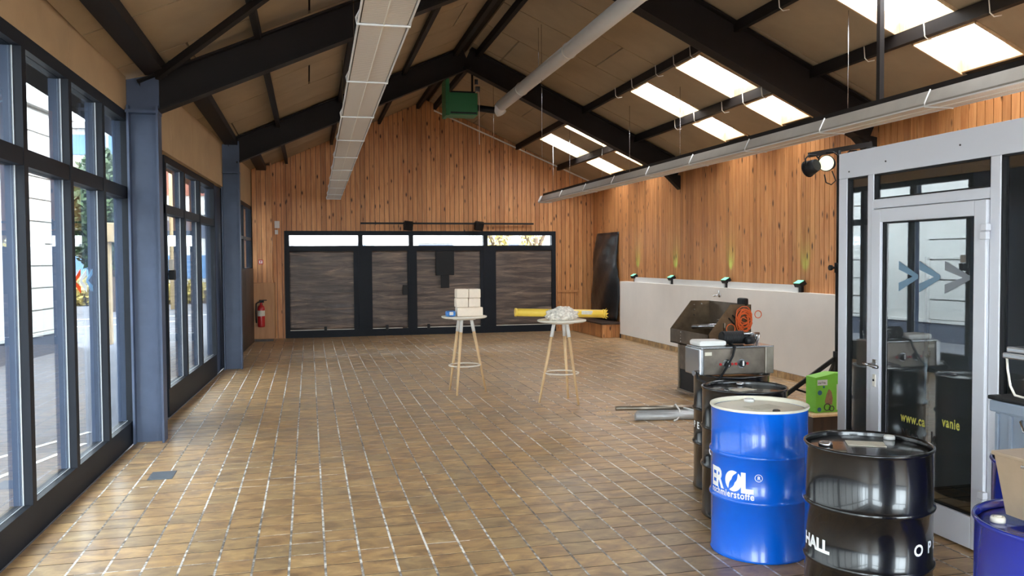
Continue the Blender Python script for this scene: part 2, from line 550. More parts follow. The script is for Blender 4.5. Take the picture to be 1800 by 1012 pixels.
for i in range(-8, 35):                                        # long joints, partly filled with chalky grout
    x = X0 + i * PX
    y = YN
    while y < YB:
        y1 = min(y + 0.5, YB)
        if x > wallx(y) + 0.05:
            gr.add([(x - 0.0065, y, 0.0056), (x + 0.0065, y, 0.0056), (x + 0.0065, y1, 0.0056), (x - 0.0065, y1, 0.0056)], [(0, 1, 2, 3)])
        y = y1
for (j, xa, xb) in ((0 + 1, -1.3, 0.45), (1 + 1, -0.3, 0.25), (3, -0.7, 0.12), (1, 0.68, 0.95), (13, -1.0, 0.6), (14, -0.8, 0.3), (12, -1.25, 0.1), (10, -1.3, 0.2), (9, -0.9, 0.15), (15, 0.3, 1.2), (16, 1.9, 2.4), (11, 2.1, 2.8)):
    y = Y0 + j * PY
    gr.add([(xa, y - 0.003, 0.0058), (xb, y - 0.003, 0.0058), (xb, y + 0.003, 0.0058), (xa, y + 0.003, 0.0058)], [(0, 1, 2, 3)])
o = gr.build('grout_lines', 'chalk', floor, recalc=False); o['kind'] = 'stuff'
gc_ = B()
for j in range(-37, 72):                                       # cross joints of dark grout
    y = Y0 + j * PY
    for i in range(-9, 34):
        x = max(X0 + i * PX, wallx(y) + 0.02)
        if x < X0 + (i + 1) * PX and y < YB:
            gc_.add([(x + 0.0065, y - 0.005, 0.0052), (X0 + (i + 1) * PX - 0.0065, y - 0.005, 0.0052), (X0 + (i + 1) * PX - 0.0065, y + 0.005, 0.0052), (x + 0.0065, y + 0.005, 0.0052)], [(0, 1, 2, 3)])
o = gc_.build('cross_grout_lines', 'grout', floor, recalc=False); o['kind'] = 'stuff'

# ---- back wall: dark backing with the window opening, cladding planks in front of it
WX0, WX1, WZ = -0.53, 5.86, 2.42                   # window opening in the back wall
bk = B()
def gable(b, x0, x1, z0, y0, y1):
    if x0 < RX < x1:
        gable(b, x0, RX, z0, y0, y1); gable(b, RX, x1, z0, y0, y1); return
    za, zb = roofz(x0) + 0.05, roofz(x1) + 0.05
    b.hexa([(x0, y0, z0), (x1, y0, z0), (x1, y1, z0), (x0, y1, z0), (x0, y0, za), (x1, y0, zb), (x1, y1, zb), (x0, y1, za)])
gable(bk, -1.6, WX0, 0.0, YB, YB + 0.25)
gable(bk, WX0, WX1, WZ, YB, YB + 0.25)
gable(bk, WX1, XR + 0.3, 0.0, YB, YB + 0.25)
wall_back = struct(bk.build('wall_back', 'wood_dark'), 'pine clad gable wall at the far end of the hall')
PW = 0.11
x = -1.25
while x < XR - 0.01:
    x1 = min(x + PW, XR)
    g = 0.005
    z0 = WZ + 0.02 if (x1 > WX0 - 0.02 and x < WX1 + 0.02) else 0.0
    xa, xb = x + g, x1 - g
    if x < WX0 - 0.02 < x1: z0 = 0.0; xb = WX0 - 0.01
    if x < WX1 + 0.02 < x1: z0 = 0.0; xa = WX1 + 0.01
    if xb - xa > 0.02:
        za, zb = roofz(xa), roofz(xb)
        b = B().hexa([(xa, YB - 0.02, z0), (xb, YB - 0.02, z0), (xb, YB, z0), (xa, YB, z0), (xa, YB - 0.02, za), (xb, YB - 0.02, zb), (xb, YB, zb), (xa, YB, za)])
        b.build('plank', 'wood', wall_back, recalc=False, base=((xa + xb) / 2, YB - 0.02, z0))
    for (e0, e1) in ([(WX0 - 0.009, x1 - g)] if x < WX0 - 0.02 < x1 else []) + ([(x + g, WX1 + 0.009)] if x < WX1 + 0.02 < x1 else []):
        B().hexa([(e0, YB - 0.02, WZ + 0.02), (e1, YB - 0.02, WZ + 0.02), (e1, YB, WZ + 0.02), (e0, YB, WZ + 0.02), (e0, YB - 0.02, roofz(e0)), (e1, YB - 0.02, roofz(e1)), (e1, YB, roofz(e1)), (e0, YB, roofz(e0))]).build('plank', 'wood', wall_back, base=(e0, YB - 0.02, WZ))
    x = x1
# ---- right wall
wr = B().box(XR, XR + 0.25, YN, YB + 0.25, 0, 3.75)
wall_right = struct(wr.build('wall_right', 'wood_dark'), 'pine clad long wall beside the skylights')
y = YN
plank0 = None
while y < YB - 0.03:
    if y < 3.0:
        y += PW; continue
    if plank0 is None:
        plank0 = B().box(XR - 0.02, XR, y + 0.005, y + PW - 0.005, 0.0, 3.66).build('plank', 'wood', wall_right, recalc=False, base=(XR, y, 0))
    else:
        o = plank0.copy(); COL.objects.link(o); o.parent = wall_right; o.location = (XR, y, 0)
    y += PW
B().box(XR - 0.02, XR, YN, 3.0, 0, 3.66).build('cladding', 'wood', wall_right)
# white low wall with a ledge, and its tile skirting
lw = B().box(6.68, XR - 0.021, 5.6, 17.22, 0.0, 1.262)
low = struct(lw.build('wall_lower_right', 'whitewall'), 'white low wall in front of the pine cladding')
for a, b_ in ((10.45, 12.5), (12.62, 14.62), (14.76, 16.55)):
    B().box(6.75, 6.79, a, b_, 1.262, 1.365).build('ledge_strip', 'white', low)
tp = B().cyl((6.66, 12.62, 1.13), (6.68, 12.62, 1.13), 0.03, n=12)
tp.cyl((6.655, 12.62, 1.13), (6.655, 12.62, 1.21), 0.014, n=10).cyl((6.655, 12.62, 1.14), (6.58, 12.68, 1.12), 0.013, n=10)
tag(tp.build('wall_tap', 'chrome'), 'small metal tap on the white low wall above the roasting machine', 'tap')
bs = struct(B().box(6.67, 6.68, 5.6, 17.22, 0.0, 0.1).build('baseboard_right', 'grout'), 'tile skirting along the white low wall')
sk0 = None
y = 7.6
while y < 17.1:
    if sk0 is None:
        sk0 = B().cbox(6.658, 6.67, y + 0.004, y + 0.246, 0.007, 0.1, 0.002).build('skirting_tile', 'tile', bs, base=(6.66, y, 0))
    else:
        o = sk0.copy(); COL.objects.link(o); o.parent = bs; o.location = (6.66, y, 0)
    y += 0.25
# ---- rear end of the hall, unseen; its glazed front is added to let in daylight
rw = B(); gable(rw, -1.95, -1.0, 0, YN - 0.25, YN); gable(rw, 6.4, XR + 0.3, 0, YN - 0.25, YN); gable(rw, -1.0, 6.4, 3.1, YN - 0.25, YN)
wall_rear = struct(rw.build('wall_rear', 'whitewall'), 'rear wall of the hall, opened for an added daylight front')
wrn = thing('window_6', (2.7, YN - 0.1, 0), 'unseen glazed front added behind the photographer for daylight', kind='structure')
for xq in (-1.0, 0.85, 2.7, 4.55, 6.34):
    B().box(xq, xq + 0.06, YN - 0.16, YN - 0.06, 0, 3.1).build('mullion', 'frame', wrn)
B().box(-1.0, 6.4, YN - 0.16, YN - 0.06, 0, 0.15).build('bottom_rail', 'frame', wrn)
B().box(-1.0, 6.4, YN - 0.16, YN - 0.06, 2.3, 2.4).build('transom_rail', 'frame', wrn)
for k in range(4):
    B().box(-0.94 + k * 1.85, 0.85 + k * 1.85, YN - 0.115, YN - 0.107, 0.15, 3.1).build('pane', 'glass', wrn)
portal((2.7, YN - 0.25, 1.65), (PI / 2, 0, 0), 7.4, 2.9)

# ---- roof deck, ceiling boards, skylights
def sbox(b, x0, x1, y0, y1, za, zb):
    b.hexa([(x0, y0, roofz(x0) + za), (x1, y0, roofz(x1) + za), (x1, y1, roofz(x1) + za), (x0, y1, roofz(x0) + za),
            (x0, y0, roofz(x0) + zb), (x1, y0, roofz(x1) + zb), (x1, y1, roofz(x1) + zb), (x0, y1, roofz(x0) + zb)])
    return b
SKY = [(-0.9, -0.1), (1.2, 2.0), (4.85, 5.65), (6.6, 7.45), (10.1, 10.87), (11.83, 12.55), (15.35, 16.1), (17.0, 17.9)]
SROW = [(5.05, 5.98), (6.13, 6.74)]
gaps = []
ya = YN - 0.3
for a, b_ in SKY:
    gaps.append((ya, a)); ya = b_
gaps.append((ya, YB + 0.3))
rf = B()
sbox(rf, -2.3, RX, YN - 0.3, YB + 0.3, 0.035, 0.15)
sbox(rf, RX, SROW[0][0], YN - 0.3, YB + 0.3, 0.035, 0.15)
sbox(rf, SROW[0][1], SROW[1][0], YN - 0.3, YB + 0.3, 0.035, 0.15)
sbox(rf, SROW[1][1], XR + 0.35, YN - 0.3, YB + 0.3, 0.035, 0.15)
for r0, r1 in SROW:
    for a, b_ in gaps:
        sbox(rf, r0, r1, a, b_, 0.035, 0.15)
ceiling = struct(rf.build('ceiling', 'roof'), 'pitched ceiling of tan insulation boards')
rows = [(-1.70, -0.46), (-0.46, 0.54), (0.54, 1.62), (1.62, 2.66), (2.78, 3.84), (3.84, 4.92)]
CG = 0.010
for ri, (r0, r1) in enumerate(rows):
    y = -1.0 - (0.6 if ri % 2 else 0.0)
    while y < YB - 0.05:
        y1 = min(y + 1.16, YB - 0.02)
        cuts = [r0, r1] if (int(y * 3) + ri) % 2 else [r0, (r0 + r1) / 2, r1]
        for c0, c1 in zip(cuts[:-1], cuts[1:]):
            b = B(); sbox(b, c0 + CG, c1 - CG, y + CG, y1 - CG, random.uniform(-0.002, 0.002), 0.035)
            b.build('ceiling_panel', 'board', ceiling, recalc=False, base=(c0, y, roofz(c0)))
        y = y1
for r0, r1 in ((4.92, 5.94), (6.02, XR)):
    for a, b_ in gaps:
        a2, b2 = max(a, -1.0), min(b_, YB - 0.02)
        if b2 - a2 < 0.1: continue
        n = max(1, round((b2 - a2) / 1.3))
        for k in range(n):
            q0, q1 = a2 + (b2 - a2) * k / n, a2 + (b2 - a2) * (k + 1) / n
            b = B(); sbox(b, r0 + CG, r1 - CG, q0 + CG, q1 - CG, 0.0, 0.035)
            b.build('ceiling_panel', 'board', ceiling, recalc=False, base=(r0, q0, roofz(r0)))
wi = 10
SKYWORD = ['over the rear of the hall', 'above the photographer', 'over the near end of the office', 'over the office door', 'next to the nearer portal frame', 'midway between the two portal frames', 'half hidden behind the farther portal frame', 'closest to the far gable']
for (a, b_) in SKY:
    for r0, r1 in SROW:
        if b_ < 4: nm = None
        w = thing('window_%d' % wi, ((r0 + r1) / 2, (a + b_) / 2, roofz((r0 + r1) / 2)), ('upper' if r0 < 6 else 'lower') + ' roof skylight ' + SKYWORD[SKY.index((a, b_))], kind='structure', group='roof skylights'); wi += 1
        f = B()
        sbox(f, r0, r1, a, a + 0.02, -0.02, 0.16); sbox(f, r0, r1, b_ - 0.02, b_, -0.02, 0.16)
        sbox(f, r0, r0 + 0.02, a, b_, -0.0, 0.16); sbox(f, r1 - 0.02, r1, a, b_, -0.0, 0.16)
        f.build('frame', 'oak', w)
        p = B(); sbox(p, r0 + 0.02, r1 - 0.02, a + 0.02, b_ - 0.02, 0.12, 0.13)
        p.build('pane', 'glass_sky', w)
        portal(((r0 + r1) / 2, (a + b_) / 2, roofz((r0 + r1) / 2) + 0.2), (0, math.atan(SL), 0), (r1 - r0) * 1.1, b_ - a)

# ---- steel portal frames
def frame(name, yl, yr, xcol, dep, label, depl=None, dz=0.0):
    f = thing(name, (xcol, yl, 0), label, kind='structure')
    yy = lambda x: yl + (yr - yl) * (x - xcol) / (XR - xcol)
    bot = dep / math.cos(math.atan(SL))
    c = B().ibeam((xcol, yl, 0.0), (xcol, yl, roofz(xcol) - 0.35), 0.28, 0.2, (1, 0, 0), 0.02)
    c.build('column', 'steel_blue', f)
    p = B().box(xcol - 0.15, xcol + 0.145, yl - 0.105, yl + 0.105, 3.17, 3.2)
    p.build('column_plate', 'steel_blue', f)
    hb = B().prism([(xcol - 0.15, yl - 0.008, 3.2), (xcol + 0.14, yl - 0.008, 3.2), (xcol + 0.14, yl - 0.008, roofz(xcol + 0.14) - bot + 0.05), (xcol + 0.14, yl - 0.008, roofz(xcol) - 0.03), (xcol - 0.15, yl - 0.008, roofz(xcol - 0.15) - 0.03)], (0, 0.016, 0))
    hb.build('knee_plate', 'steel_blue', f)
    tz = -0.02 - dep / 2 / math.cos(math.atan(SL))
    dl = depl or dep
    tl = -0.02 - dz - dl / 2 / math.cos(math.atan(SL))
    B().ibeam((xcol + 0.02, yy(xcol), roofz(xcol + 0.02) + tl), (RX, yy(RX), RZ + tl), dl, 0.18, (0, 0, 1), 0.02).build('rafter', 'steel_dark', f)
    B().ibeam((RX, yy(RX), RZ + tz), (XR - 0.02, yy(XR), roofz(XR) + tz), dep, 0.18, (0, 0, 1), 0.02).build('rafter', 'steel_dark', f)
    zb = roofz(XR) - bot
    B().prism([(XR - 0.02, yr - 0.07, zb - 0.16), (XR - 0.02, yr - 0.07, zb + 0.1), (XR - 0.36, yr - 0.07, zb + 0.16)], (0, 0.14, 0)).build('corbel', 'steel_dark', f)
    return f
frame('portal_frame', 8.62, 8.98, -1.52, 0.46, 'dark steel portal frame with slate blue column, nearer to the camera', 0.34, 0.07)
frame('portal_frame', 14.13, 14.55, -1.21, 0.38, 'dark steel portal frame with slate blue column, beside the second glazed bay')
for (xp, w, d) in ((-1.40, 0.20, 0.10), (-0.46, 0.06, 0.12), (0.54, 0.06, 0.12), (1.62, 0.06, 0.10), (2.52, 0.07, 0.12), (2.92, 0.07, 0.12), (4.9, 0.06, 0.12), (5.94, 0.07, 0.13)):
    ff = (xp + 1.4) / 8.26
    fa, fb = 8.62 + 0.36 * ff, 14.13 + 0.42 * ff
    for y0, y1 in ((YN, fa - 0.012), (fa + 0.012, fb - 0.012), (fb + 0.012, YB - 0.03)):
        xx = max(xp, wallx((y0 + y1) / 2) + 0.3) if xp < -1 else xp
        pb = B().bar((xx, y0, roofz(xx) - d / 2 - 0.003), (xx, y1, roofz(xx) - d / 2 - 0.003), w, d).build('purlin_beam', 'steel_dark', base=(xx, y0, roofz(xx)))
        struct(pb, 'dark steel roof purlin running along the hall'); pb['group'] = 'roof purlins'
        if xp > 4.5:
            for yh in [q for q in (4.9, 6.2, 7.0, 7.9, 10.0, 10.5, 11.1, 12.0, 12.7) if y0 < q < y1]:
                zt = roofz(xx) - d
                B().tube([(xx - 0.05, yh, zt + 0.12), (xx - 0.045, yh - 0.01, zt - 0.01), (xx - 0.01, yh - 0.02, zt - 0.045), (xx + 0.06, yh - 0.03, zt - 0.03)], 0.006, 6).build('hook', 'white_metal', pb)
br = B().bar((-1.36, 8.4, roofz(-1.36) - 0.17), (0.35, 6.55, roofz(0.35) - 0.17), 0.05, 0.07).build('brace_beam', 'steel_dark')
struct(br, 'diagonal dark steel brace under the left roof slope')

# ---- left side: glazed bays
def lx(A, Bp, y):
    return A[0] + (Bp[0] - A[0]) * (y - A[1]) / (Bp[1] - A[1])
def glazed(name, A, Bp, y0, y1, mull, mw, zs, zt0, zt1, ztop, zf, label, pane_mat='glass'):
    w = thing(name, (lx(A, Bp, (y0 + y1) / 2), (y0 + y1) / 2, 0), label, kind='structure')
    X = lambda y: lx(A, Bp, y)
    def piece(nm, ya, yb, za, zb, din, dout, mat='frame'):
        b = B().hexa([(X(ya) - dout, ya, za), (X(ya) + din, ya, za), (X(yb) + din, yb, za), (X(yb) - dout, yb, za), (X(ya) - dout, ya, zb), (X(ya) + din, ya, zb), (X(yb) + din, yb, zb), (X(yb) - dout, yb, zb)])
        return b.build(nm, mat, w)
    piece('sill_panel', y0, y1, 0.0, zs, 0.0, 0.12)
    piece('transom_rail', y0, y1, zt0, zt1, 0.0, 0.12)
    piece('head_rail', y0, y1, ztop, zf, 0.0, 0.12)
    edges = [y0] + list(mull) + [y1]
    for k, ym in enumerate(edges):
        ya, yb = (ym, ym + mw * 0.7) if k == 0 else (ym - mw * 0.7, ym) if k == len(edges) - 1 else (ym - mw / 2, ym + mw / 2)
        piece('mullion', ya, yb, zs, ztop, 0.006, 0.058)
        piece('mullion_cap', ya, yb, zs, ztop, -0.0585, 0.13, 'outer_daylit')
    for ya, yb in zip(edges[:-1], edges[1:]):
        for za, zb in ((zs, zt0), (zt1, ztop)):
            piece('pane', ya + mw / 2, yb - mw / 2, za, zb, -0.05, 0.058, pane_mat)
            piece('glazing_bead', ya + mw / 2, yb - mw / 2, za, za + 0.005, -0.046, 0.05, 'bead')
            piece('glazing_bead', yb - mw / 2 - 0.008, yb - mw / 2, za, zb, -0.044, 0.05, 'bead')
    ym = (y0 + y1) / 2
    portal((X(ym) - 0.2, ym, (zs + ztop) / 2), (0, -PI / 2, 0), ztop - zs, y1 - y0)
    return w
A1, B1 = (-1.732, 5.214), (-1.672, 8.734)
A2, B2 = (-1.557, 9.852), (-1.41, 13.478)
win1 = glazed('window_1', A1, B1, 3.20, 8.66, (3.92, 4.86, 5.80, 6.77, 7.72), 0.075, 0.22, 2.36, 2.47, 3.10, 3.19, 'tall anthracite glazing of the nearest bay')
win2 = glazed('window_2', A2, B2, 9.95, 13.55, (11.10, 12.23), 0.09, 0.32, 2.30, 2.40, 2.87, 2.95, 'tall anthracite glazing between the two slate blue columns')
A0, B0 = (-1.85, -2.9), (-1.75, 3.1)
win0 = glazed('window_3', A0, B0, -2.9, 3.0, (-1.9, -0.9, 0.1, 1.1, 2.1), 0.075, 0.22, 2.36, 2.47, 3.10, 3.19, 'tall anthracite glazing behind the photographer')
A3, B3 = (-1.36, 14.2), (-1.2, 19.0)
win3 = glazed('window_4', A3, B3, 14.35, 18.85, (15.8, 17.3), 0.09, 1.62, 2.2, 2.26, 2.87, 2.95, 'small high window beyond the second column')
wl = thing('wall_left', (-1.9, 8, 0), 'tan infill boards above the glazing', kind='structure')
def infill(A, Bp, y0, y1, z0, z1, n, off):
    for k in range(n):
        ya, yb = y0 + (y1 - y0) * k / n + 0.004, y0 + (y1 - y0) * (k + 1) / n - 0.004
        xa, xb = lx(A, Bp, ya) + off, lx(A, Bp, yb) + off
        B().hexa([(xa - 0.08, ya, z0), (xa, ya, z0), (xb, yb, z0), (xb - 0.08, yb, z0), (xa - 0.08, ya, z1), (xa, ya, z1), (xb, yb, z1), (xb - 0.08, yb, z1)]).build('infill_panel', 'infill', wl)
infill(A0, B0, -3.0, 3.1, 3.19, 3.62, 2, 0.0)
infill(A1, B1, 3.1, 8.62, 3.19, 3.62, 3, 0.0)
infill(A2, B2, 8.75, 14.05, 2.95, 3.66, 4, 0.06)
infill(A3, B3, 14.2, 19.4, 2.95, 3.75, 2, 0.0)
# solid returns beside the columns
for (ya, yb, A, Bp, m_) in ((8.66, 9.95, A2, B2, 'steel_blue'), (13.55, 14.35, A2, B2, 'steel_blue'), (2.98, 3.22, A1, B1, 'steel_blue'), (18.85, 19.5, A3, B3, 'wood_dark')):
    xa, xb = lx(A, Bp, ya), lx(A, Bp, yb)
    B().hexa([(xa - 0.12, ya, 0), (xa - 0.02, ya, 0), (xb - 0.02, yb, 0), (xb - 0.12, yb, 0), (xa - 0.12, ya, 3.1), (xa - 0.02, ya, 3.1), (xb - 0.02, yb, 3.1), (xb - 0.12, yb, 3.1)]).build('side_panel', m_, wl)
# dark boarding below the high window of the third bay
for k in range(6):
    ya, yb = 14.36 + k * 0.745, 14.36 + (k + 1) * 0.745 - 0.01
    xa, xb = lx(A3, B3, ya), lx(A3, B3, yb)
    B().hexa([(xa, ya, 0.01), (xa + 0.03, ya, 0.01), (xb + 0.03, yb, 0.01), (xb, yb, 0.01), (xa, ya, 1.6), (xa + 0.03, ya, 1.6), (xb + 0.03, yb, 1.6), (xb, yb, 1.6)]).build('dark_board', 'wood_dark', wl)

# ---- back window wall
wb = thing('window_5', ((WX0 + WX1) / 2, YB, 0), 'wide dark framed window front in the far gable wall', kind='structure')
MX = [WX0, 1.16, 2.33, 4.11, WX1]
b = B().box(WX0, WX1, YB - 0.05, YB + 0.1, 0.0, 0.17); b.build('bottom_rail', 'frame', wb)
B().box(WX0, WX1, YB - 0.05, YB + 0.1, 2.34, WZ + 0.02).build('head_rail', 'frame', wb)
B().box(WX0, WX1, YB - 0.05, YB + 0.1, 1.98, 2.10).build('transom_rail', 'frame', wb)
for k, xm in enumerate(MX):
    w_ = 0.10
    xa, xb = (xm, xm + w_) if k == 0 else (xm - w_, xm) if k == 4 else (xm - w_ / 2, xm + w_ / 2)
    B().box(xa, xb, YB - 0.055, YB + 0.1, 0.0, WZ + 0.02).build('mullion', 'frame', wb)
for (xa, xb) in ((1.0, 1.42), (2.24, 2.46), (3.98, 4.36)):
    B().box(xa, xb, YB - 0.045, YB + 0.02, 0.15, 2.0).build('door_stile', 'frame', wb)
random.seed(3)
def sheet(x0, x1, z0, z1, y, nx, nz, amp, pleat=0.0):
    vs = []; fs = []
    for j in range(nz + 1):
        for i in range(nx + 1):
            u, v = i / nx, j / nz
            d = amp * (math.sin(9 * v + 4 * u) * 0.5 + random.uniform(-1, 1) * 0.6) + pleat * math.sin(26 * u + 5 * v) * max(0, 0.35 - v)
            vs.append((x0 + (x1 - x0) * u, y + d, z0 + (z1 - z0) * v))
    for j in range(nz):
        for i in range(nx):
            k = j * (nx + 1) + i
            fs.append((k, k + 1, k + nx + 2, k + nx + 1))
    return vs, fs
for k in range(4):
    xa, xb = MX[k] + 0.06, MX[k + 1] - 0.06
    B().box(xa, xb, YB + 0.02, YB + 0.03, 2.10, 2.34).build('pane', 'glass', wb)
    B().box(xa, xb, YB + 0.04, YB + 0.05, 0.17, 1.98).build('pane', 'glass', wb)
    vs, fs = sheet(xa, xb, 0.17, 1.99, YB - 0.005 if k != 1 else YB - 0.01, 22, 26, 0.010, 0.02)
    b = B(); b.add(vs, fs, True)
    o = b.build('cover_sheet', 'foil', wb)
    o['label'] = 'dark brown translucent film over the lower pane'
    so = o.modifiers.new('thickness', 'SOLIDIFY'); so.thickness = 0.002
    B().box(xa, xb, YB - 0.02, YB - 0.012, 0.165, 0.185).build('film_edge', 'white_metal', wb)
portal((2.7, YB + 0.2, 2.22), (-PI / 2, 0, 0), 6.2, 0.26)
for xq in (0.35, 1.75, 2.72):
    tag(B().cbox(xq - 0.03, xq + 0.03, YB - 0.10, YB - 0.052, 0.14, 0.26, 0.008).build('clamp', 'black'), 'small black clamp at the foot of the far window, %s' % {0.35: 'below its widest left pane', 1.75: 'below its narrow second pane', 2.72: 'under the black board'}[xq], 'clamp', 'clamps on the far window')
nb = B().cbox(2.90, 3.34, YB - 0.085, YB - 0.05, 1.40, 1.97, 0.006)
o = tag(nb.build('notice_board', 'black'), 'square black board stuck on the third pane of the far window', 'board')
B().cbox(3.02, 3.22, YB - 0.08, YB - 0.05, 1.10, 1.405, 0.006).build('lower_plate', 'black', o)
B().cbox(2.12, 2.24, YB - 0.08, YB - 0.046, 0.95, 1.18, 0.006).build('door_lock_plate', 'black', wb)
# low access door in the cladding right of the window
ad = thing('door_1', (6.25, YB - 0.02, 0), 'low pine access door in the far wall', kind='structure')
B().box(5.90, 6.44, YB - 0.045, YB - 0.021, 0.95, 1.0).build('door_frame', 'wood', ad)
B().box(6.40, 6.45, YB - 0.045, YB - 0.021, 0.0, 0.95).build('door_frame', 'wood', ad)
# rake trim along the far gable
struct(B().bar((2.9, YB - 0.04, 5.26), (6.84, YB - 0.04, 3.63), 0.03, 0.03).build('trim_1', 'white_metal'), 'thin pale cable duct along the far gable')

# ---- timber clad corner pier on the left
pier = thing('wall_pier', (-0.97, 19.1, 0), 'pine clad corner pier beside the far window', kind='structure')
px0, px1, py0 = -1.19, -0.80, 18.85
B().box(px0, px1, py0 + 0.02, YB - 0.03, 0.0, 3.86).build('core', 'wood_dark', pier)
for k in range(4):
    xa = px0 + k * 0.0975
    B().hexa([(xa + 0.004, py0, 1.29), (xa + 0.0935, py0, 1.29), (xa + 0.0935, py0 + 0.02, 1.29), (xa + 0.004, py0 + 0.02, 1.29)] + [(xa + 0.004, py0, 3.84), (xa + 0.0935, py0, 3.84), (xa + 0.0935, py0 + 0.02, 3.84), (xa + 0.004, py0 + 0.02, 3.84)]).build('plank', 'wood', pier, base=(xa, py0, 1.29))
for k in range(5):
    ya = py0 + k * 0.112
    B().box(px1, px1 + 0.02, ya + 0.004, ya + 0.108, 1.29, 3.9).build('plank', 'wood', pier, base=(px1, ya, 1.29))
B().cbox(px0 - 0.02, px1 + 0.06, py0 - 0.05, YB - 0.1, 0.06, 1.29, 0.008).build('base_panel', 'wood_tan', pier)
B().box(px0, px1 + 0.02, py0 - 0.02, py0 + 0.2, 0.0, 0.06).build('plinth', 'wood_dark', pier)

# ================================================================== OFFICE PARTITION (right foreground)
XP = 3.83
pt = thing('partition', (XP, 4.6, 0), 'white aluminium office partition with a glass door', kind='structure')
def pb(nm, y0, y1, z0, z1, x0=XP - 0.03, x1=XP + 0.03, mat='white_alu', par=pt, ch=0.006):
    return B().cbox(x0, x1, y0, y1, z0, z1, ch).build(nm, mat, par)
pb('head_panel', 2.2, 5.37, 2.325, 2.51, ch=0.004)
pb('stile', 5.277, 5.37, 0.0, 2.325)
pb('mullion', 4.985, 5.045, 0.0, 2.325)
pb('mullion', 3.90, 3.972, 0.0, 2.325)
pb('bottom_rail', 5.045, 5.277, 0.0, 0.12)
pb('bottom_rail', 2.2, 3.90, 0.0, 0.12)
pb('transom_rail', 3.972, 4.985, 2.085, 2.15)
for (ya, yb, za, zb) in ((5.045, 5.277, 0.12, 2.325), (3.972, 4.985, 2.15, 2.325), (2.2, 3.90, 0.12, 2.325)):
    B().box(XP - 0.003, XP + 0.003, ya, yb, za, zb).build('pane', 'glass_door', pt)
    for yy in (ya, yb - 0.012):
        B().box(XP - 0.022, XP + 0.022, yy, yy + 0.012, za, zb).build('gasket', 'black', pt)
    for zz in (za, zb - 0.010):
        B().box(XP - 0.022, XP + 0.022, ya, yb, zz, zz + 0.010).build('gasket', 'black', pt)
for (yy, zz) in ((5.25, 2.37), (4.86, 2.40), (4.20, 2.42)):
    B().cyl((XP - 0.034, yy, zz), (XP - 0.028, yy, zz), 0.006, n=8).build('screw', 'letter_dark', pt)
door = thing('door_2', (XP, 3.976, 0), 'white framed glass office door with three grey blue arrows', kind='structure')
pb('stile', 3.978, 4.068, 0.02, 2.08, XP - 0.05, XP + 0.02, par=door)
pb('stile', 4.885, 4.978, 0.02, 2.08, XP - 0.05, XP + 0.02, par=door)
pb('top_rail', 4.068, 4.885, 1.99, 2.08, XP - 0.05, XP + 0.02, par=door)
pb('bottom_rail', 4.068, 4.885, 0.02, 0.21, XP - 0.05, XP + 0.02, par=door)
dp = B().box(XP - 0.018, XP - 0.012, 4.068, 4.885, 0.21, 1.99).build('pane', 'glass_door', door)
for (ya, yb, za, zb) in ((4.068, 4.080, 0.21, 1.99), (4.873, 4.885, 0.21, 1.99), (4.068, 4.885, 1.98, 1.99), (4.068, 4.885, 0.21, 0.22)):
    B().box(XP - 0.03, XP + 0.01, ya, yb, za, zb).build('gasket', 'black', door)
B().cbox(XP - 0.06, XP - 0.05, 4.905, 4.945, 0.985, 1.05, 0.004).build('handle_plate', 'chrome', door)
hd = B().tube([(XP - 0.05, 4.93, 1.015), (XP - 0.10, 4.93, 1.015), (XP - 0.105, 4.90, 1.012), (XP - 0.105, 4.83, 1.008)], 0.011, 8)
hd.tube([(XP - 0.105, 4.93, 1.015), (XP - 0.105, 4.975, 1.02)], 0.011, 8)
hd.build('door_handle', 'chrome', door)
B().cbox(XP - 0.058, XP - 0.05, 4.915, 4.945, 0.86, 0.945, 0.004).build('lock_plate', 'white_metal', door)
B().cyl((XP - 0.062, 4.93, 0.905), (XP - 0.058, 4.93, 0.905), 0.008, n=10).build('keyhole', 'black', door)
for zz in (1.85, 0.3):
    B().cbox(XP - 0.075, XP - 0.045, 3.952, 4.0, zz, zz + 0.045, 0.005).cbox(XP - 0.08, XP - 0.045, 3.945, 3.99, zz + 0.05, zz + 0.09, 0.005).build('hinge', 'white_alu', door)
M['arrow'] = plain('grey blue film', s(110, 138, 158), 0.6, var=0.05)
M['arrow2'] = plain('grey film', s(128, 132, 138), 0.6, var=0.05)
def chevron(b, X, ytip, yopen, zc, hh, th, sgn):
    """arrow of two strokes in the plane X = const"""
    poly = [(X, yopen, zc + hh), (X, ytip, zc + th * 0.0 + 0.012), (X, ytip, zc - 0.012), (X, yopen, zc - hh), (X, yopen, zc - hh + th), (X, ytip + (yopen - ytip) * 0.28, zc), (X, yopen, zc + hh - th)]
    P = [Vector(p) for p in poly]
    up_ = [P[0], P[1], P[2], P[5], P[6]]
    b.prism([P[0], P[1], P[5], P[6]], (sgn, 0, 0))
    b.prism([P[1], P[2], P[5]], (sgn, 0, 0))
    b.prism([P[2], P[3], P[4], P[5]], (sgn, 0, 0))
for k, (ya, yb) in enumerate(((4.735, 4.555), (4.545, 4.365), (4.325, 4.125))):
    b = B(); chevron(b, XP - 0.0195, yb, ya, 1.625, 0.10, 0.055, -0.001)
    o = b.build('arrow_film', 'arrow2' if k == 2 else 'arrow', door)
def flat_text(txt, size, X, y, z, mat, name, parent, weight=0.0, spacing=1.0, narrow=1.0):
    vs, fs = text_mesh(txt, size, weight, 0, spacing)
    for vv, ff in islands(vs, fs):
        b = B(); b.add([(X, y - p.x * narrow, z + p.y) for p in vv], ff)
        b.build('letter', mat, parent, recalc=False)
flat_text('www.ca', 0.088, XP - 0.0192, 4.705, 0.665, 'letter_yellow', 'lettering', door, 0.002, 1.1, 0.72)
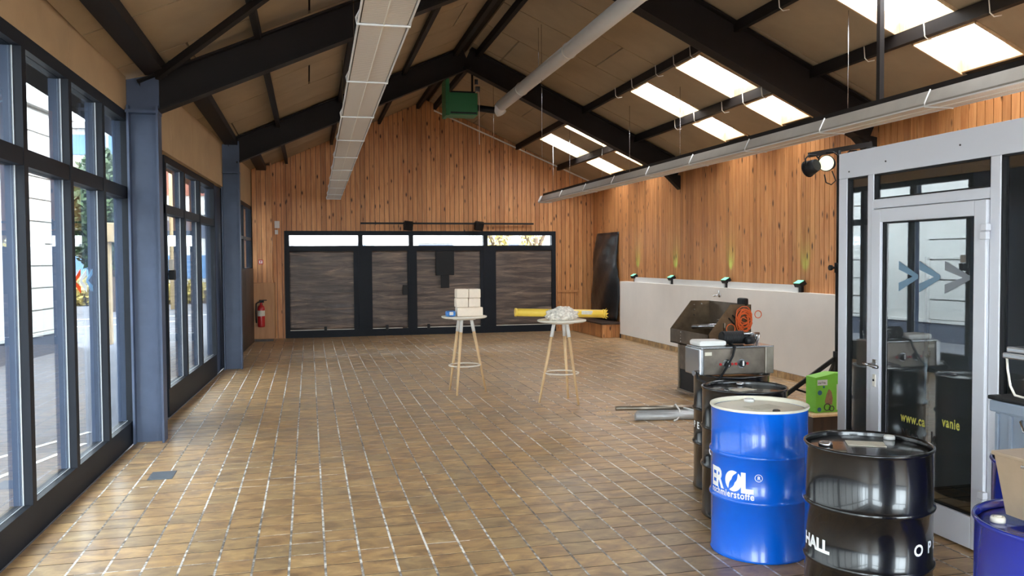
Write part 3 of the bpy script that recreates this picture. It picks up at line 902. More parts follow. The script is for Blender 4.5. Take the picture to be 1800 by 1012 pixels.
flat_text('vanie', 0.088, XP - 0.0192, 4.335, 0.70, 'letter_yellow', 'lettering', door, 0.002, 1.1, 0.72)
flat_text('Mich', 0.10, XP - 0.0192, 4.70, 0.55, 'letter_dark', 'lettering', door, 0.002, 1.1, 0.8)
flat_text('k', 0.10, XP - 0.0192, 4.43, 0.575, 'letter_dark', 'lettering', door, 0.004, 1.0, 0.8)
# the office behind the partition
off = thing('wall_office', (5.3, 4.0, 0), 'white office walls behind the partition', kind='structure')
B().box(XP + 0.031, XR - 0.03, 5.29, 5.37, 0.0, 2.51).build('end_wall', 'whitewall', off)
B().box(XP + 0.031, XR - 0.03, 2.2, 5.37, 2.45, 2.50).build('light_block_slab', 'whitewall', off)  # unseen slab added to keep the office interior dark
B().box(XP - 0.03, XR - 0.03, 2.12, 2.2, 0.0, 2.5).build('end_wall', 'whitewall', off)
# pole, table and chair inside
pl = thing('chrome_pole', (4.02, 4.72, 0), 'slim chrome pole behind the office door glass', 'pole')
B().cyl((4.02, 4.72, 0.02), (4.02, 4.72, 1.75), 0.016, n=12).build('tube', 'chrome', pl)
B().lathe((4.02, 4.72, 0), [(0.11, 0.006), (0.11, 0.02), (0.03, 0.03)], 20).build('foot', 'black', pl)
for zz in (0.75, 1.08, 1.3):
    B().cyl((4.02, 4.72, zz), (4.02, 4.72, zz + 0.04), 0.024, n=12).build('collar', 'chrome', pl)
ot = thing('office_table', (4.85, 4.2, 0), 'round white office table seen through the door glass', 'table')
B().lathe((4.85, 4.2, 0), [(0.35, 0.73), (0.37, 0.745), (0.37, 0.755), (0.35, 0.76)], 32).build('tabletop', 'white', ot)
B().cyl((4.85, 4.2, 0.03), (4.85, 4.2, 0.73), 0.035, n=12).build('column', 'black', ot)
B().lathe((4.85, 4.2, 0), [(0.24, 0.006), (0.24, 0.02), (0.05, 0.04)], 24).build('foot', 'black', ot)
ch = thing('wooden_chair', (4.42, 4.28, 0), 'brown wooden chair at the table behind the office door', 'chair')
for (dx, dy) in ((-0.18, -0.18), (0.18, -0.18), (-0.18, 0.18), (0.18, 0.18)):
    B().cyl((4.42 + dx * 1.1, 4.28 + dy * 1.1, 0.006), (4.42 + dx * 0.85, 4.28 + dy * 0.85, 0.44), 0.013, 0.018, 10).build('leg', 'wood_dark', ch)
B().cbox(4.22, 4.62, 4.08, 4.48, 0.44, 0.475, 0.012).build('seat', 'wood_dark', ch)
for dy in (-0.16, 0.16):
    B().cyl((4.25, 4.28 + dy, 0.47), (4.17, 4.28 + dy * 1.1, 0.86), 0.016, n=10).build('back_post', 'wood_dark', ch)
B().obox((4.185, 4.28, 0.79), (0.02, 0.36, 0.13), Matrix.Rotation(-0.2, 3, 'Y')).build('backrest', 'wood_tan', ch)

# ================================================================== THINGS IN THE HALL
# ---- drums
def drum(loc, mat, label, top='black_gloss', rot=0.0, hoops=(0.345, 0.605)):
    d = thing('oil_drum', (loc[0], loc[1], 0.006), label, 'drum', 'steel drums on the tile floor')
    R = 0.279; c = (loc[0], loc[1], 0.006); Hh = 0.875
    prof = [(R - 0.012, 0.0), (R + 0.004, 0.004), (R + 0.006, 0.016), (R, 0.026)]
    for hz in hoops:
        prof += [(R, hz - 0.018), (R + 0.009, hz - 0.009), (R + 0.012, hz), (R + 0.009, hz + 0.009), (R, hz + 0.018)]
    prof += [(R, Hh - 0.022), (R + 0.004, Hh - 0.012)]
    B().lathe(c, prof, 64, True, False).build('shell', mat, d)
    rp = [(R + 0.003, Hh - 0.014), (R + 0.008, Hh - 0.006), (R + 0.006, Hh + 0.002), (R - 0.002, Hh + 0.003), (R - 0.006, Hh - 0.006), (R - 0.008, Hh - 0.024)]
    B().lathe(c, rp, 64, False, False).build('rim', top if top == 'cream' else mat, d)
    B().lathe(c, [(R - 0.007, Hh - 0.026), (R - 0.03, Hh - 0.02), (0.02, Hh - 0.018)], 64, True, True).build('lid', top, d)
    zl = 0.006 + Hh - 0.019
    def bung(a, rr, rad, mt):
        x, y = loc[0] + rr * math.cos(a), loc[1] + rr * math.sin(a)
        o = B().lathe((x, y, zl), [(rad, 0.0), (rad, 0.012), (rad * 0.86, 0.018), (rad * 0.55, 0.018), (rad * 0.5, 0.010)], 20).build('bung_cap', mt, d)
        B().box(x - rad * 0.4, x + rad * 0.4, y - 0.006, y + 0.006, zl + 0.010, zl + 0.02).build('grip', mt, o)
    return d, c, zl, bung
def label_sheet(d, cx, cy, zl, w, h, a):
    B().obox((cx, cy, zl + 0.0035), (w, h, 0.002), Matrix.Rotation(a, 3, 'Z')).build('paper_label', 'paper', d)

RT = 0.2805
d, c, zl, bung = drum((2.603, 4.433), 'blue_gloss', 'bright blue steel drum with a cream lid and white lettering', top='cream')
bung(1.35, 0.19, 0.032, 'white'); bung(-1.6, 0.2, 0.022, 'letter_dark')
label_sheet(d, 2.61, 4.41, zl, 0.2, 0.11, 0.2)
def drum_text(txt, c, ang_end, z, size, parent, weight=0.0, spacing=1.0, mat='letter', narrow=1.0, end=True):
    vs, fs = text_mesh(txt, size, weight, 0, spacing)
    vs = [Vector((p.x * narrow, p.y, 0)) for p in vs]
    w = max(p.x for p in vs)
    a0 = math.radians(ang_end) - (w / RT if end else 0)
    for vv, ff in islands(vs, fs):
        b = B(); b.add(on_cyl(vv, c, RT, a0, z), ff)
        b.build('letter', mat, parent, recalc=False)
# big word: E R, ring logo, L
drum_text('L', c, -126.0, 0.413, 0.155, d, 0.007, narrow=0.95)
drum_text('ER', c, -164.5, 0.413, 0.155, d, 0.006, 0.92, narrow=0.72)
lg = B(); n = 36
for (r0f, r1f, a0, a1) in ((0.030, 0.060, 0.35 * PI, 1.30 * PI), (0.030, 0.060, 1.35 * PI, 2.30 * PI)):
    pin = []; pout = []
    for k in range(n + 1):
        a = a0 + (a1 - a0) * k / n
        tpr = math.sin(PI * k / n) ** 0.6
        rin = 0.060 - 0.046 * tpr
        pin.append((rin * 0.92 * math.cos(a), rin * math.sin(a))); pout.append((0.060 * 0.92 * math.cos(a), 0.060 * math.sin(a)))
    vs = [Vector((p[0], p[1], 0)) for p in pin + pout]
    fs = [(k, k + 1, n + 2 + k, n + 1 + k) for k in range(n)]
    lg.add(on_cyl(vs, c, RT, math.radians(-151.0), 0.468), fs)
lg.build('ring_logo', 'letter', d, recalc=False)
rg = B()
vs = [Vector((r_ * math.cos(2 * PI * k / 24), r_ * math.sin(2 * PI * k / 24), 0)) for r_ in (0.022, 0.0185) for k in range(24)]
rg.add(on_cyl(vs, c, RT, math.radians(-120.5), 0.502), [(k, (k + 1) % 24, 24 + (k + 1) % 24, 24 + k) for k in range(24)])
rg.build('registered_ring', 'letter', d, recalc=False)
drum_text('R', c, -118.0, 0.492, 0.029, d, 0.001)
drum_text('nschmierstoffe', c, -125.5, 0.372, 0.056, d, 0.0012, 1.12, narrow=0.84)

d, c, zl, bung = drum((2.54, 3.357), 'black_gloss', 'glossy black steel drum with a paper sheet on its lid before the office door')
bung(2.75, 0.19, 0.032, 'chrome'); bung(0.5, 0.235, 0.026, 'white')
label_sheet(d, 2.56, 3.40, zl, 0.17, 0.11, -0.5)
drum_text('HALL', c, -161.0, 0.405, 0.078, d, 0.004)
drum_text('O P E L', c, -84.5, 0.432, 0.072, d, 0.002, 1.25, end=False)

d, c, zl, bung = drum((2.863, 5.066), 'black_gloss', 'black steel drum half hidden behind the bright blue drum')
bung(1.2, 0.19, 0.03, 'chrome')
label_sheet(d, 2.83, 5.03, zl, 0.16, 0.1, 0.3)
drum_text('O P E L', c, -173.5, 0.44, 0.072, d, 0.002, 1.25, end=False)

d, c, zl, bung = drum((3.12, 5.72), 'black_gloss', 'black steel drum carrying the two-knob griddle')
drum_text('O P E', c, -174.0, 0.468, 0.068, d, 0.003, 1.2)

d, c, zl, bung = drum((2.40, 2.157), 'navy_gloss', 'dark blue steel drum in the near corner under the brown bin', top='navy_gloss')
bung(2.5, 0.21, 0.024, 'white_metal')
drum((3.09, 2.80), 'navy_gloss', 'dark blue steel drum under the grey crate', top='navy_gloss')

# ---- grey crate on the far dark blue drum
cr = thing('plastic_crate', (3.05, 2.68, 0.885), 'blue grey lidded plastic crate on the dark blue drum', 'crate')
B().cbox(2.86, 3.26, 2.40, 2.95, 0.886, 1.13, 0.012).build('body', 'crate', cr)
B().cbox(2.845, 3.275, 2.385, 2.965, 1.085, 1.135, 0.008).build('collar', 'crate', cr)
for yy in (2.93, 2.86, 2.5):
    B().cbox(2.85, 2.862, yy - 0.008, yy + 0.008, 0.90, 1.08, 0.003).build('rib', 'crate', cr)
B().cbox(2.84, 3.28, 2.38, 2.97, 1.137, 1.155, 0.006).build('lid', 'black', cr)
B().tube([(2.85, 2.80, 1.07), (2.835, 2.79, 1.07), (2.835, 2.775, 1.03), (2.835, 2.70, 1.03), (2.835, 2.685, 1.07), (2.85, 2.675, 1.07)], 0.006, 8).build('carry_handle', 'chrome', cr)
tr = thing('steel_tray', (3.05, 2.72, 1.155), 'pair of stacked shiny steel trays with a pale cable on the grey crate', 'tray')
B().cbox(2.895, 3.2, 2.55, 2.93, 1.342, 1.366, 0.006).build('tray', 'chrome', tr)
B().cbox(2.885, 3.2, 2.55, 2.94, 1.315, 1.34, 0.006).build('tray', 'chrome', tr)
B().cyl((3.05, 2.72, 1.156), (3.05, 2.72, 1.316), 0.05, n=16).build('stand', 'black', tr)
B().tube([(2.90, 2.93, 1.32), (2.895, 2.92, 1.27), (2.89, 2.90, 1.20), (2.885, 2.87, 1.165), (2.88, 2.80, 1.162), (2.89, 2.66, 1.163), (2.92, 2.55, 1.161)], 0.005, 8).build('cable', 'white_metal', tr)

# ---- brown bin on the nearest dark blue drum
bn = thing('metal_bin', (2.42, 2.13, 0.885), 'brown grey metal bin with a ring on its lid on the near dark blue drum', 'bin')
bb = B()
bb.hexa([(2.262, 1.96, 0.886), (2.56, 1.96, 0.886), (2.56, 2.28, 0.886), (2.262, 2.28, 0.886), (2.235, 1.93, 1.088), (2.59, 1.93, 1.088), (2.59, 2.305, 1.088), (2.235, 2.305, 1.088)])
bb.build('body', 'bin', bn)
B().cbox(2.228, 2.597, 1.923, 2.312, 1.084, 1.098, 0.004).build('lid', 'bin', bn)
B().tube([(2.38 + 0.06 * math.cos(a * PI / 12), 2.14 + 0.06 * math.sin(a * PI / 12), 1.103) for a in range(24)], 0.008, 8, True).build('lid_ring', 'oak', bn)
B().cbox(2.226, 2.234, 2.15, 2.19, 1.065, 1.075, 0.002).build('catch', 'chrome', bn)

# ---- bar tables
def bar_table(c, ang, label):
    t = thing('bar_table', (c[0], c[1], 0.006), label, 'table', 'round bar tables in the middle of the hall')
    Ht = 1.02
    B().lathe((c[0], c[1], 0), [(0.275, Ht - 0.03), (0.297, Ht - 0.02), (0.30, Ht - 0.01), (0.297, Ht - 0.002), (0.285, Ht)], 48).build('tabletop', 'white_metal', t)
    B().lathe((c[0], c[1], 0), [(0.15, Ht - 0.05), (0.16, Ht - 0.031)], 32).build('mount_plate', 'white_metal', t)
    for a in ang:
        a = math.radians(a)
        p0 = Vector((c[0] + 0.095 * math.cos(a), c[1] + 0.095 * math.sin(a), Ht - 0.045))
        p1 = Vector((c[0] + 0.285 * math.cos(a), c[1] + 0.285 * math.sin(a), 0.006))
        pm = p0.lerp(p1, 0.17)
        lg = B().cyl(pm, p1, 0.021, 0.013, 14).build('leg', 'oak', t)
        B().cyl(p0, pm, 0.022, 0.0225, 14).build('leg_sleeve', 'white', lg)
    B().tube([(c[0] + 0.205 * math.cos(k * PI / 20), c[1] + 0.205 * math.sin(k * PI / 20), 0.37) for k in range(40)], 0.009, 8, True).build('foot_ring', 'white_metal', t)
    return t
T1, T2 = (1.975, 10.72), (2.985, 9.65)
bar_table(T1, (125, -121, -1), 'round white bar table with three beech legs carrying the stacked cream blocks')
bar_table(T2, (176, 57, -63), 'round white bar table with three beech legs carrying the yellow roll and rags')
# cream blocks
def block(x0, x1, z0, z1, y0, y1, label):
    o = B().cbox(x0, x1, y0, y1, z0, z1, 0.014).build('wrapped_block', 'brick', base=((x0 + x1) / 2, (y0 + y1) / 2, z0))
    return tag(o, label, 'block', 'cream blocks stacked on the bar table')
bx, by = T1[0] - 0.02, T1[1] - 0.12
block(bx - 0.10, bx + 0.29 - 0.05, 1.021, 1.138, by - 0.05, by + 0.13, 'wide cream block at the bottom of the stack on the bar table')
block(bx - 0.115, bx + 0.045, 1.140, 1.258, by - 0.06, by + 0.10, 'cream block in the middle layer of the stack, beside the blue packet')
block(bx + 0.049, bx + 0.205, 1.140, 1.256, by - 0.06, by + 0.10, 'cream block in the middle layer of the stack, away from the blue packet')
block(bx - 0.11, bx + 0.05, 1.260, 1.378, by - 0.055, by + 0.105, 'cream block on top of the stack, above the blue packet side')
block(bx + 0.054, bx + 0.21, 1.258, 1.376, by - 0.055, by + 0.105, 'cream block on top of the stack, at the side towards the yellow roll')
pk = thing('wrapped_packet', (bx - 0.19, by + 0.02, 1.021), 'small blue and white packet beside the cream blocks', 'packet')
B().cbox(bx - 0.24, bx - 0.115, by - 0.03, by + 0.09, 1.0215, 1.095, 0.025).build('body', 'cyan', pk)
B().cbox(bx - 0.20, bx - 0.15, by - 0.034, by - 0.029, 1.04, 1.085, 0.002).build('white_print', 'white', pk)
# yellow roll and rags
yr_ = thing('yellow_roll', (T2[0], T2[1], 1.021), 'long yellow film roll lying across the bar table', 'roll')
ya, yb_ = Vector((T2[0] - 0.56, T2[1] + 0.075, 1.115)), Vector((T2[0] + 0.57, T2[1] + 0.02, 1.075))
B().cyl(ya, yb_, 0.047, 0.05, 28).build('tube', 'yellow', yr_)
t_ = (yb_ - ya).normalized()
B().cyl(ya - t_ * 0.008, ya + t_ * 0.012, 0.051, n=28).build('end_cap', 'yellow', yr_)
B().cyl(yb_ - t_ * 0.03, yb_ - t_ * 0.016, 0.056, n=28).build('end_cap', 'yellow', yr_)
tg = B()
for k in range(9):
    a = k * 2 * PI / 9
    p = yb_ + Vector((0, math.cos(a), math.sin(a))) * 0.045
    tg.add([p, p + t_ * 0.02 + Vector((0, math.cos(a + 0.5), math.sin(a + 0.5))) * 0.03, yb_ + Vector((0, math.cos(a + 0.7), math.sin(a + 0.7))) * 0.045, p - t_ * 0.01], [(0, 1, 2), (0, 2, 3), (0, 1, 3), (1, 2, 3)])
tg.build('torn_wrap', 'yellow', yr_)
B().obox(ya.lerp(yb_, 0.78) + Vector((0, -0.048, 0.014)), (0.14, 0.008, 0.045), Matrix.Rotation(0.035, 3, 'Y')).build('label', 'paper', yr_)
random.seed(11)
rb = B()
bm = bmesh.new()
bmesh.ops.create_icosphere(bm, subdivisions=5, radius=1.0)
from mathutils import noise as mn
for v in bm.verts:
    p = v.co.copy()
    q = mn.fractal(p * 2.2, 1.0, 2.0, 4) * 0.22 + abs(mn.noise(Vector((p.x * 7, p.y * 7, p.z * 9)))) * 0.22
    p = p * (0.86 + q)
    v.co = Vector((T2[0] - 0.03 + p.x * 0.205, T2[1] - 0.105 + p.y * 0.10, 1.022 + max(0.0, 0.062 + p.z * 0.105)))
bm.verts.index_update()
rb.add([v.co.copy() for v in bm.verts], [tuple(v.index for v in f.verts) for f in bm.faces], True)
bm.free()
tag(rb.build('rag_bundle', 'rag'), 'crumpled bundle of grey white rags on the bar table', 'rags')

# ---- griddle on the third drum
gd = thing('griddle', (3.1, 5.75, 0.884), 'stainless tabletop griddle with two black knobs on a black drum', 'griddle')
gx0, gx1, gy0, gy1, gz0, gz1 = 2.79, 3.37, 5.56, 5.80, 0.887, 1.085
B().cbox(gx0, gx1, gy0, gy1, gz0, gz1, 0.008).build('housing', 'steel_stain', gd)
B().cbox(gx0 - 0.02, gx0 + 0.02, gy0 - 0.015, gy1 - 0.01, gz0, gz1 + 0.004, 0.012).build('corner_cover', 'chrome', gd)
B().cbox(gx1 - 0.06, gx1 + 0.01, gy0 - 0.012, gy1, gz0, gz1 + 0.003, 0.006).build('side_cover', 'steel_raw', gd)
B().cbox(gx0, gx1 + 0.012, gy0 - 0.01, gy1, gz1, gz1 + 0.012, 0.004).build('top_plate', 'chrome', gd)
for kx in (2.995, 3.115):
    kn = B().cyl((kx, gy0, 0.97), (kx, gy0 - 0.008, 0.97), 0.034, n=24).build('knob_ring', 'chrome', gd)
    B().cyl((kx, gy0 - 0.008, 0.97), (kx, gy0 - 0.032, 0.97), 0.026, 0.023, 20).build('knob', 'black', kn)
    B().box(kx - 0.006, kx + 0.006, gy0 - 0.036, gy0 - 0.030, 0.955, 0.992).build('pointer', 'white', kn)
for kx in (2.945, 3.04, 3.07, 3.165):
    B().cyl((kx, gy0 + 0.002, 0.968), (kx, gy0 - 0.008, 0.968), 0.010, n=12).build('indicator_lamp', 'red', gd)
B().box(2.82, 2.875, gy0 - 0.003, gy0 + 0.001, 1.035, 1.06).build('rating_plate', 'paper', gd)
cb = B().tube([(3.07, 5.66, 1.11), (3.055, 5.54, 1.10), (3.03, 5.53, 1.03), (2.97, 5.52, 0.94), (2.91, 5.50, 0.875), (2.83, 5.47, 0.845), (2.78, 5.47, 0.85), (2.735, 5.50, 0.88), (2.745, 5.545, 0.915)], 0.009, 8)
cb.build('power_cable', 'black', gd)
B().cyl((2.73, 5.56, 0.91), (2.77, 5.57, 0.91), 0.02, n=12).build('cable_plug', 'chrome', gd)
tw = B().cbox(2.80, 3.02, 5.60, 5.78, 1.098, 1.145, 0.018)
for v in tw.v: v.z += 0.008 * math.sin(v.x * 60) * (v.z > 1.12)
tag(tw.build('folded_cloth', 'white'), 'folded white cloth on the griddle', 'cloth')
hs = thing('black_hose', (3.16, 5.8, 1.088), 'coil of black ribbed hose on the griddle', 'hose')
hb = B()
for k in range(14):
    hb.lathe((0, 0, 0), [(0.045, 0), (0.05, 0.005), (0.05, 0.012), (0.045, 0.017)], 18, False, False)
    for v in hb.v[-72:]:
        v.x, v.y, v.z = 3.03 + v.z + k * 0.0125, 5.70 + v.y, 1.149 + v.x
hb.cyl((3.025, 5.70, 1.149), (3.21, 5.70, 1.149), 0.044, n=18)
hb.build('ribbed_tube', 'black', hs)
B().tube([(3.20, 5.71, 1.149), (3.24, 5.70, 1.155), (3.27, 5.68, 1.145), (3.25, 5.64, 1.13), (3.19, 5.62, 1.13)], 0.03, 12).build('hose_end', 'black', hs)
kt = thing('kitchen_tongs', (3.30, 5.7, 1.098), 'steel tongs with a crossbar lying at the end of the griddle', 'tongs')
B().tube([(3.17, 5.62, 1.185), (3.31, 5.64, 1.18)], 0.010, 8).build('crossbar', 'chrome', kt)
B().tube([(3.29, 5.64, 1.18), (3.30, 5.66, 1.14), (3.31, 5.68, 1.10)], 0.007, 8).build('arm', 'chrome', kt)
B().tube([(3.325, 5.74, 1.098), (3.335, 5.735, 1.165), (3.37, 5.735, 1.165), (3.355, 5.74, 1.098)], 0.005, 8).build('loop_handle', 'chrome', kt)

# ---- roasting machine behind the drums
gm = thing('roasting_machine', (5.0, 9.75, 0.006), 'open sheet steel roasting machine against the white low wall', 'machine')
ax, bx_, ay, by_ = 4.72, 5.30, 9.22, 10.31
z0_, z1_ = 0.63, 0.815
for (a_, b_) in ((4.78, 9.32), (5.20, 9.32), (4.78, 10.16), (5.20, 10.16)):
    B().box(a_, a_ + 0.04, b_, b_ + 0.04, 0.006, z0_).build('leg', 'steel_raw', gm)
B().cbox(4.785, 5.235, 9.325, 10.195, 0.29, z0_, 0.006).build('lower_housing', 'steel_stain', gm)
B().box(4.80, 5.22, 9.34, 10.18, 0.03, 0.29).build('dark_cabinet', 'black', gm)
B().box(4.77, 5.25, 9.31, 10.21, 0.006, 0.03).build('base_rail', 'chrome', gm)
B().box(ax, bx_, ay, by_, z0_, z0_ + 0.015).build('trough_floor', 'steel_brown', gm)
B().box(ax, ax + 0.012, ay, by_, z0_, z1_).build('front_panel', 'steel_stain', gm)
def cheek(y, mat, nm):
    return B().prism([(ax, y, z0_), (bx_, y, z0_), (bx_, y, 1.18), (5.02, y, 1.185), (ax + 0.02, y, 0.84), (ax, y, z1_)], (0, 0.012, 0)).build(nm, mat, gm)
cheek(by_ - 0.012, 'steel_brown', 'end_cheek')
cheek(ay, 'steel_brown', 'end_cheek')
B().box(bx_ - 0.012, bx_, ay, by_, z0_, 1.18).build('back_panel', 'steel_stain', gm)
for (qx, qz) in ((5.06, 1.13), (5.06, 1.06), (5.06, 0.99), (5.17, 1.14), (4.80, 0.86)):
    B().cyl((qx, by_ - 0.012, qz), (qx, by_ - 0.022, qz), 0.009, n=8).build('rivet', 'chrome', gm)
for qz in (0.67, 0.71, 0.75, 0.79):
    B().cyl((ax, 9.98, qz), (ax - 0.008, 9.98, qz), 0.009, n=8).build('rivet', 'chrome', gm)
for k in range(2):
    B().bar((4.99 + k * 0.05, ay - 0.008, 1.02 + k * 0.035), (5.07 + k * 0.05, ay - 0.008, 0.94 + k * 0.035), 0.012, 0.014).build('slot_rib', 'black', gm)
B().cyl((4.93, ay - 0.015, 0.96), (4.94, ay - 0.015, 0.86), 0.011, n=10).build('latch_bar', 'steel_raw', gm)
B().cyl((4.86, 9.93, 0.86), (5.10, 9.55, 0.90), 0.028, n=16).build('drive_shaft', 'chrome', gm)
B().cbox(5.02, 5.14, 9.48, 9.58, 0.80, 0.98, 0.01).build('bearing_block', 'steel_stain', gm)
B().cbox(5.19, 5.27, ay + 0.0, ay + 0.16, 1.14, 1.26, 0.025).build('motor_cap', 'black', gm)
B().obox((5.22, ay - 0.03, 0.70), (0.05, 0.03, 0.12), Matrix.Rotation(0.4, 3, 'Y')).build('switch_box', 'black', gm)
oc = B()
pts = []
my0 = ay
for k in range(150):
    a = k * 0.55
    rr = 0.095 + 0.03 * math.sin(k * 0.37)
    pts.append((5.185 + rr * math.cos(a) * (0.9 + 0.1 * math.sin(k * 0.21)), ay - 0.025 - 0.03 * math.sin(k * 0.9) ** 2, 0.99 + 0.05 * math.sin(k * 0.11) + rr * math.sin(a)))
oc.tube(pts, 0.0055, 6)
def loop(cx_, cz_, r_):
    return [(cx_ + r_ * math.cos(k * PI / 10), ay - 0.045, cz_ + r_ * math.sin(k * PI / 10)) for k in range(20)]
oc.tube(loop(5.00, 0.89, 0.058), 0.0055, 6, True)
oc.tube(loop(5.37, 1.06, 0.045), 0.0055, 6, True)
oc.tube([(5.18, ay - 0.04, 0.86), (5.10, ay - 0.05, 0.78), (5.02, ay - 0.045, 0.71), (4.92, ay - 0.04, 0.70), (4.80, ay - 0.03, 0.68)], 0.0055, 6)
tag(oc.build('extension_cable', 'orange'), 'tangled orange extension cable hanging on the roasting machine', 'cable')

# ---- bundle of pipes on the floor
def pipe(a, b_, r, label, mat='galv'):
    o = B().cyl(a, b_, r, n=16, cap=True).build('plastic_pipe', mat)
    return tag(o, label, 'pipe', 'grey pipes bundled on the floor')
pipe((3.50, 8.50, 0.049), (4.55, 8.35, 0.049), 0.042, 'pale grey pipe at the back of the bundle on the floor')
pipe((3.45, 8.41, 0.049), (4.50, 8.26, 0.049), 0.042, 'grey pipe in the middle of the bundle on the floor')
pipe((3.40, 8.32, 0.049), (4.45, 8.17, 0.049), 0.042, 'grey pipe at the front of the bundle on the floor')
pipe((3.24, 8.49, 0.115), (4.40, 8.31, 0.115), 0.024, 'thin long pipe lying on top of the floor bundle', 'steel_raw')
tag(B().tube([(3.78, 8.16, 0.016), (3.84, 8.21, 0.016), (3.88, 8.225, 0.06), (3.885, 8.26, 0.115), (3.89, 8.36, 0.152), (3.895, 8.47, 0.106), (3.95, 8.40, 0.12), (4.02, 8.31, 0.105), (4.05, 8.21, 0.10), (4.12, 8.13, 0.03), (4.2, 8.08, 0.015)], 0.009, 8).build('string', 'white'), 'white string tied around the pipe bundle', 'string')

# ---- light stand with lamps
st = thing('light_stand', (5.2, 7.35, 0.006), 'tall black tripod light stand beside the office partition', 'stand')
sx, sy = 5.2, 7.35
B().cyl((sx, sy, 0.25), (sx, sy, 1.7), 0.027, n=14).build('lower_tube', 'black', st)
B().cyl((sx, sy, 1.6), (sx, sy, 2.83), 0.020, n=14).build('upper_tube', 'black', st)
B().cyl((sx, sy, 0.70), (sx, sy, 0.80), 0.045, n=14).build('collar', 'black', st)
B().cyl((sx, sy, 1.60), (sx, sy, 1.70), 0.036, n=14).cyl((sx - 0.09, sy, 1.65), (sx, sy, 1.65), 0.012, n=8).cyl((sx - 0.10, sy, 1.65), (sx - 0.075, sy, 1.65), 0.028, n=10).build('clamp_collar', 'black', st)
for (ex, ey) in ((4.28, 7.62), (5.45, 8.15), (5.75, 6.75)):
    B().bar((sx, sy, 0.75), (ex, ey, 0.02), 0.03, 0.04).build('leg', 'black', st)
    B().bar((sx, sy, 0.28), (sx + (ex - sx) * 0.45, sy + (ey - sy) * 0.45, 0.42), 0.02, 0.02).build('strut', 'black', st)
B().bar((4.86, 7.35, 2.775), (5.58, 7.36, 2.905), 0.035, 0.05).build('crossbar', 'black', st)
B().prism([(sx - 0.055, sy, 0.33), (sx + 0.0, sy, 0.33), (sx + 0.0, sy, 0.72)], (0, 0.05, 0)).build('gusset', 'black', st)
B().tube([(5.1, 7.32, 2.62), (5.13, 7.3, 2.52), (5.08, 7.3, 2.48), (5.02, 7.3, 2.50), (5.0, 7.3, 2.58)], 0.006, 6).build('lamp_cable', 'black', st)
B().tube([(sx + 0.03, sy - 0.02, 2.7), (sx + 0.05, sy - 0.03, 2.5), (sx + 0.03, sy - 0.03, 2.2), (sx + 0.04, sy - 0.03, 1.6), (sx + 0.03, sy - 0.03, 0.8)], 0.006, 6).build('lamp_cable', 'black', st)
def spot(c, d, r, L, lens, label):
    d = Vector(d).normalized(); c = Vector(c)
    t = thing('spotlight', c, label, 'spotlight', 'spotlights on the light stand')
    f = c + d * L * 0.5; k = c - d * L * 0.5
    B().cyl(k, f, r * 0.72, r, 24).build('can', 'black', t)
    B().cyl(f, f + d * 0.012, r * 1.04, n=24).build('front_ring', 'black', t)
    B().cyl(f + d * 0.012, f + d * 0.016, r * 0.94, n=24).build('lens', lens, t)
    sd = d.cross(Vector((0, 0, 1))).normalized()
    B().tube([c + sd * (r + 0.015), c + sd * (r + 0.02) + Vector((0, 0, r * 0.9)), c + sd * (r * 0.6) + Vector((0, 0, r + 0.035)), c - sd * (r * 0.6) + Vector((0, 0, r + 0.035)), c - sd * (r + 0.02) + Vector((0, 0, r * 0.9)), c - sd * (r + 0.015)], 0.008, 6).build('yoke', 'black', t)
    return t
spot((4.88, 7.32, 2.655), (-0.25, 0.9, -0.25), 0.082, 0.11, 'black', 'black spotlight at the outer end of the light stand, turned away')
spot((5.06, 7.32, 2.69), (-0.80, -0.62, -0.02), 0.078, 0.11, 'glow_warm', 'black spotlight with a pale yellow lens next to the stand pole')
spot((5.34, 7.32, 2.74), (-0.6, -0.7, 0.35), 0.05, 0.08, 'white', 'small spotlight just above the edge of the office partition')
spot((5.56, 7.32, 2.77), (-0.3, -0.8, 0.5), 0.06, 0.08, 'glow_green', 'spotlight with a green lens behind the edge of the office partition')

# ---- green lamps on the ledge
for k, (yy, lb) in enumerate(((16.58, 'at the far end beside the black sheet'), (14.70, 'second from the far end'), (12.56, 'above the roasting machine'), (10.42, 'nearest the light stand'))):
    t = thing('ledge_lamp', (6.77, yy, 1.262), 'small green wash lamp on the white ledge, ' + lb, 'lamp', 'green lamps along the white ledge')
    B().cbox(6.755, 6.80, yy - 0.03, yy + 0.03, 1.263, 1.35, 0.006).build('foot', 'black', t)
    B().obox((6.755, yy, 1.385), (0.10, 0.16, 0.06), Matrix.Rotation(-0.5, 3, 'Y')).build('housing', 'black', t)
    B().obox((6.738, yy, 1.408), (0.085, 0.14, 0.02), Matrix.Rotation(-0.5, 3, 'Y')).build('lens', 'glow_green', t)
    ld = bpy.data.lights.new('ledge_lamp_light', 'SPOT'); ld.energy = 1.1; ld.color = (0.12, 1.0, 0.3); ld.spot_size = 0.9; ld.spot_blend = 0.9; ld.shadow_soft_size = 0.03
    lo = bpy.data.objects.new('ledge_lamp_light', ld); lo.location = (-0.07, 0, 0.17); lo.rotation_euler = (0, math.radians(180 + 20), 0)
    COL.objects.link(lo); lo.parent = t

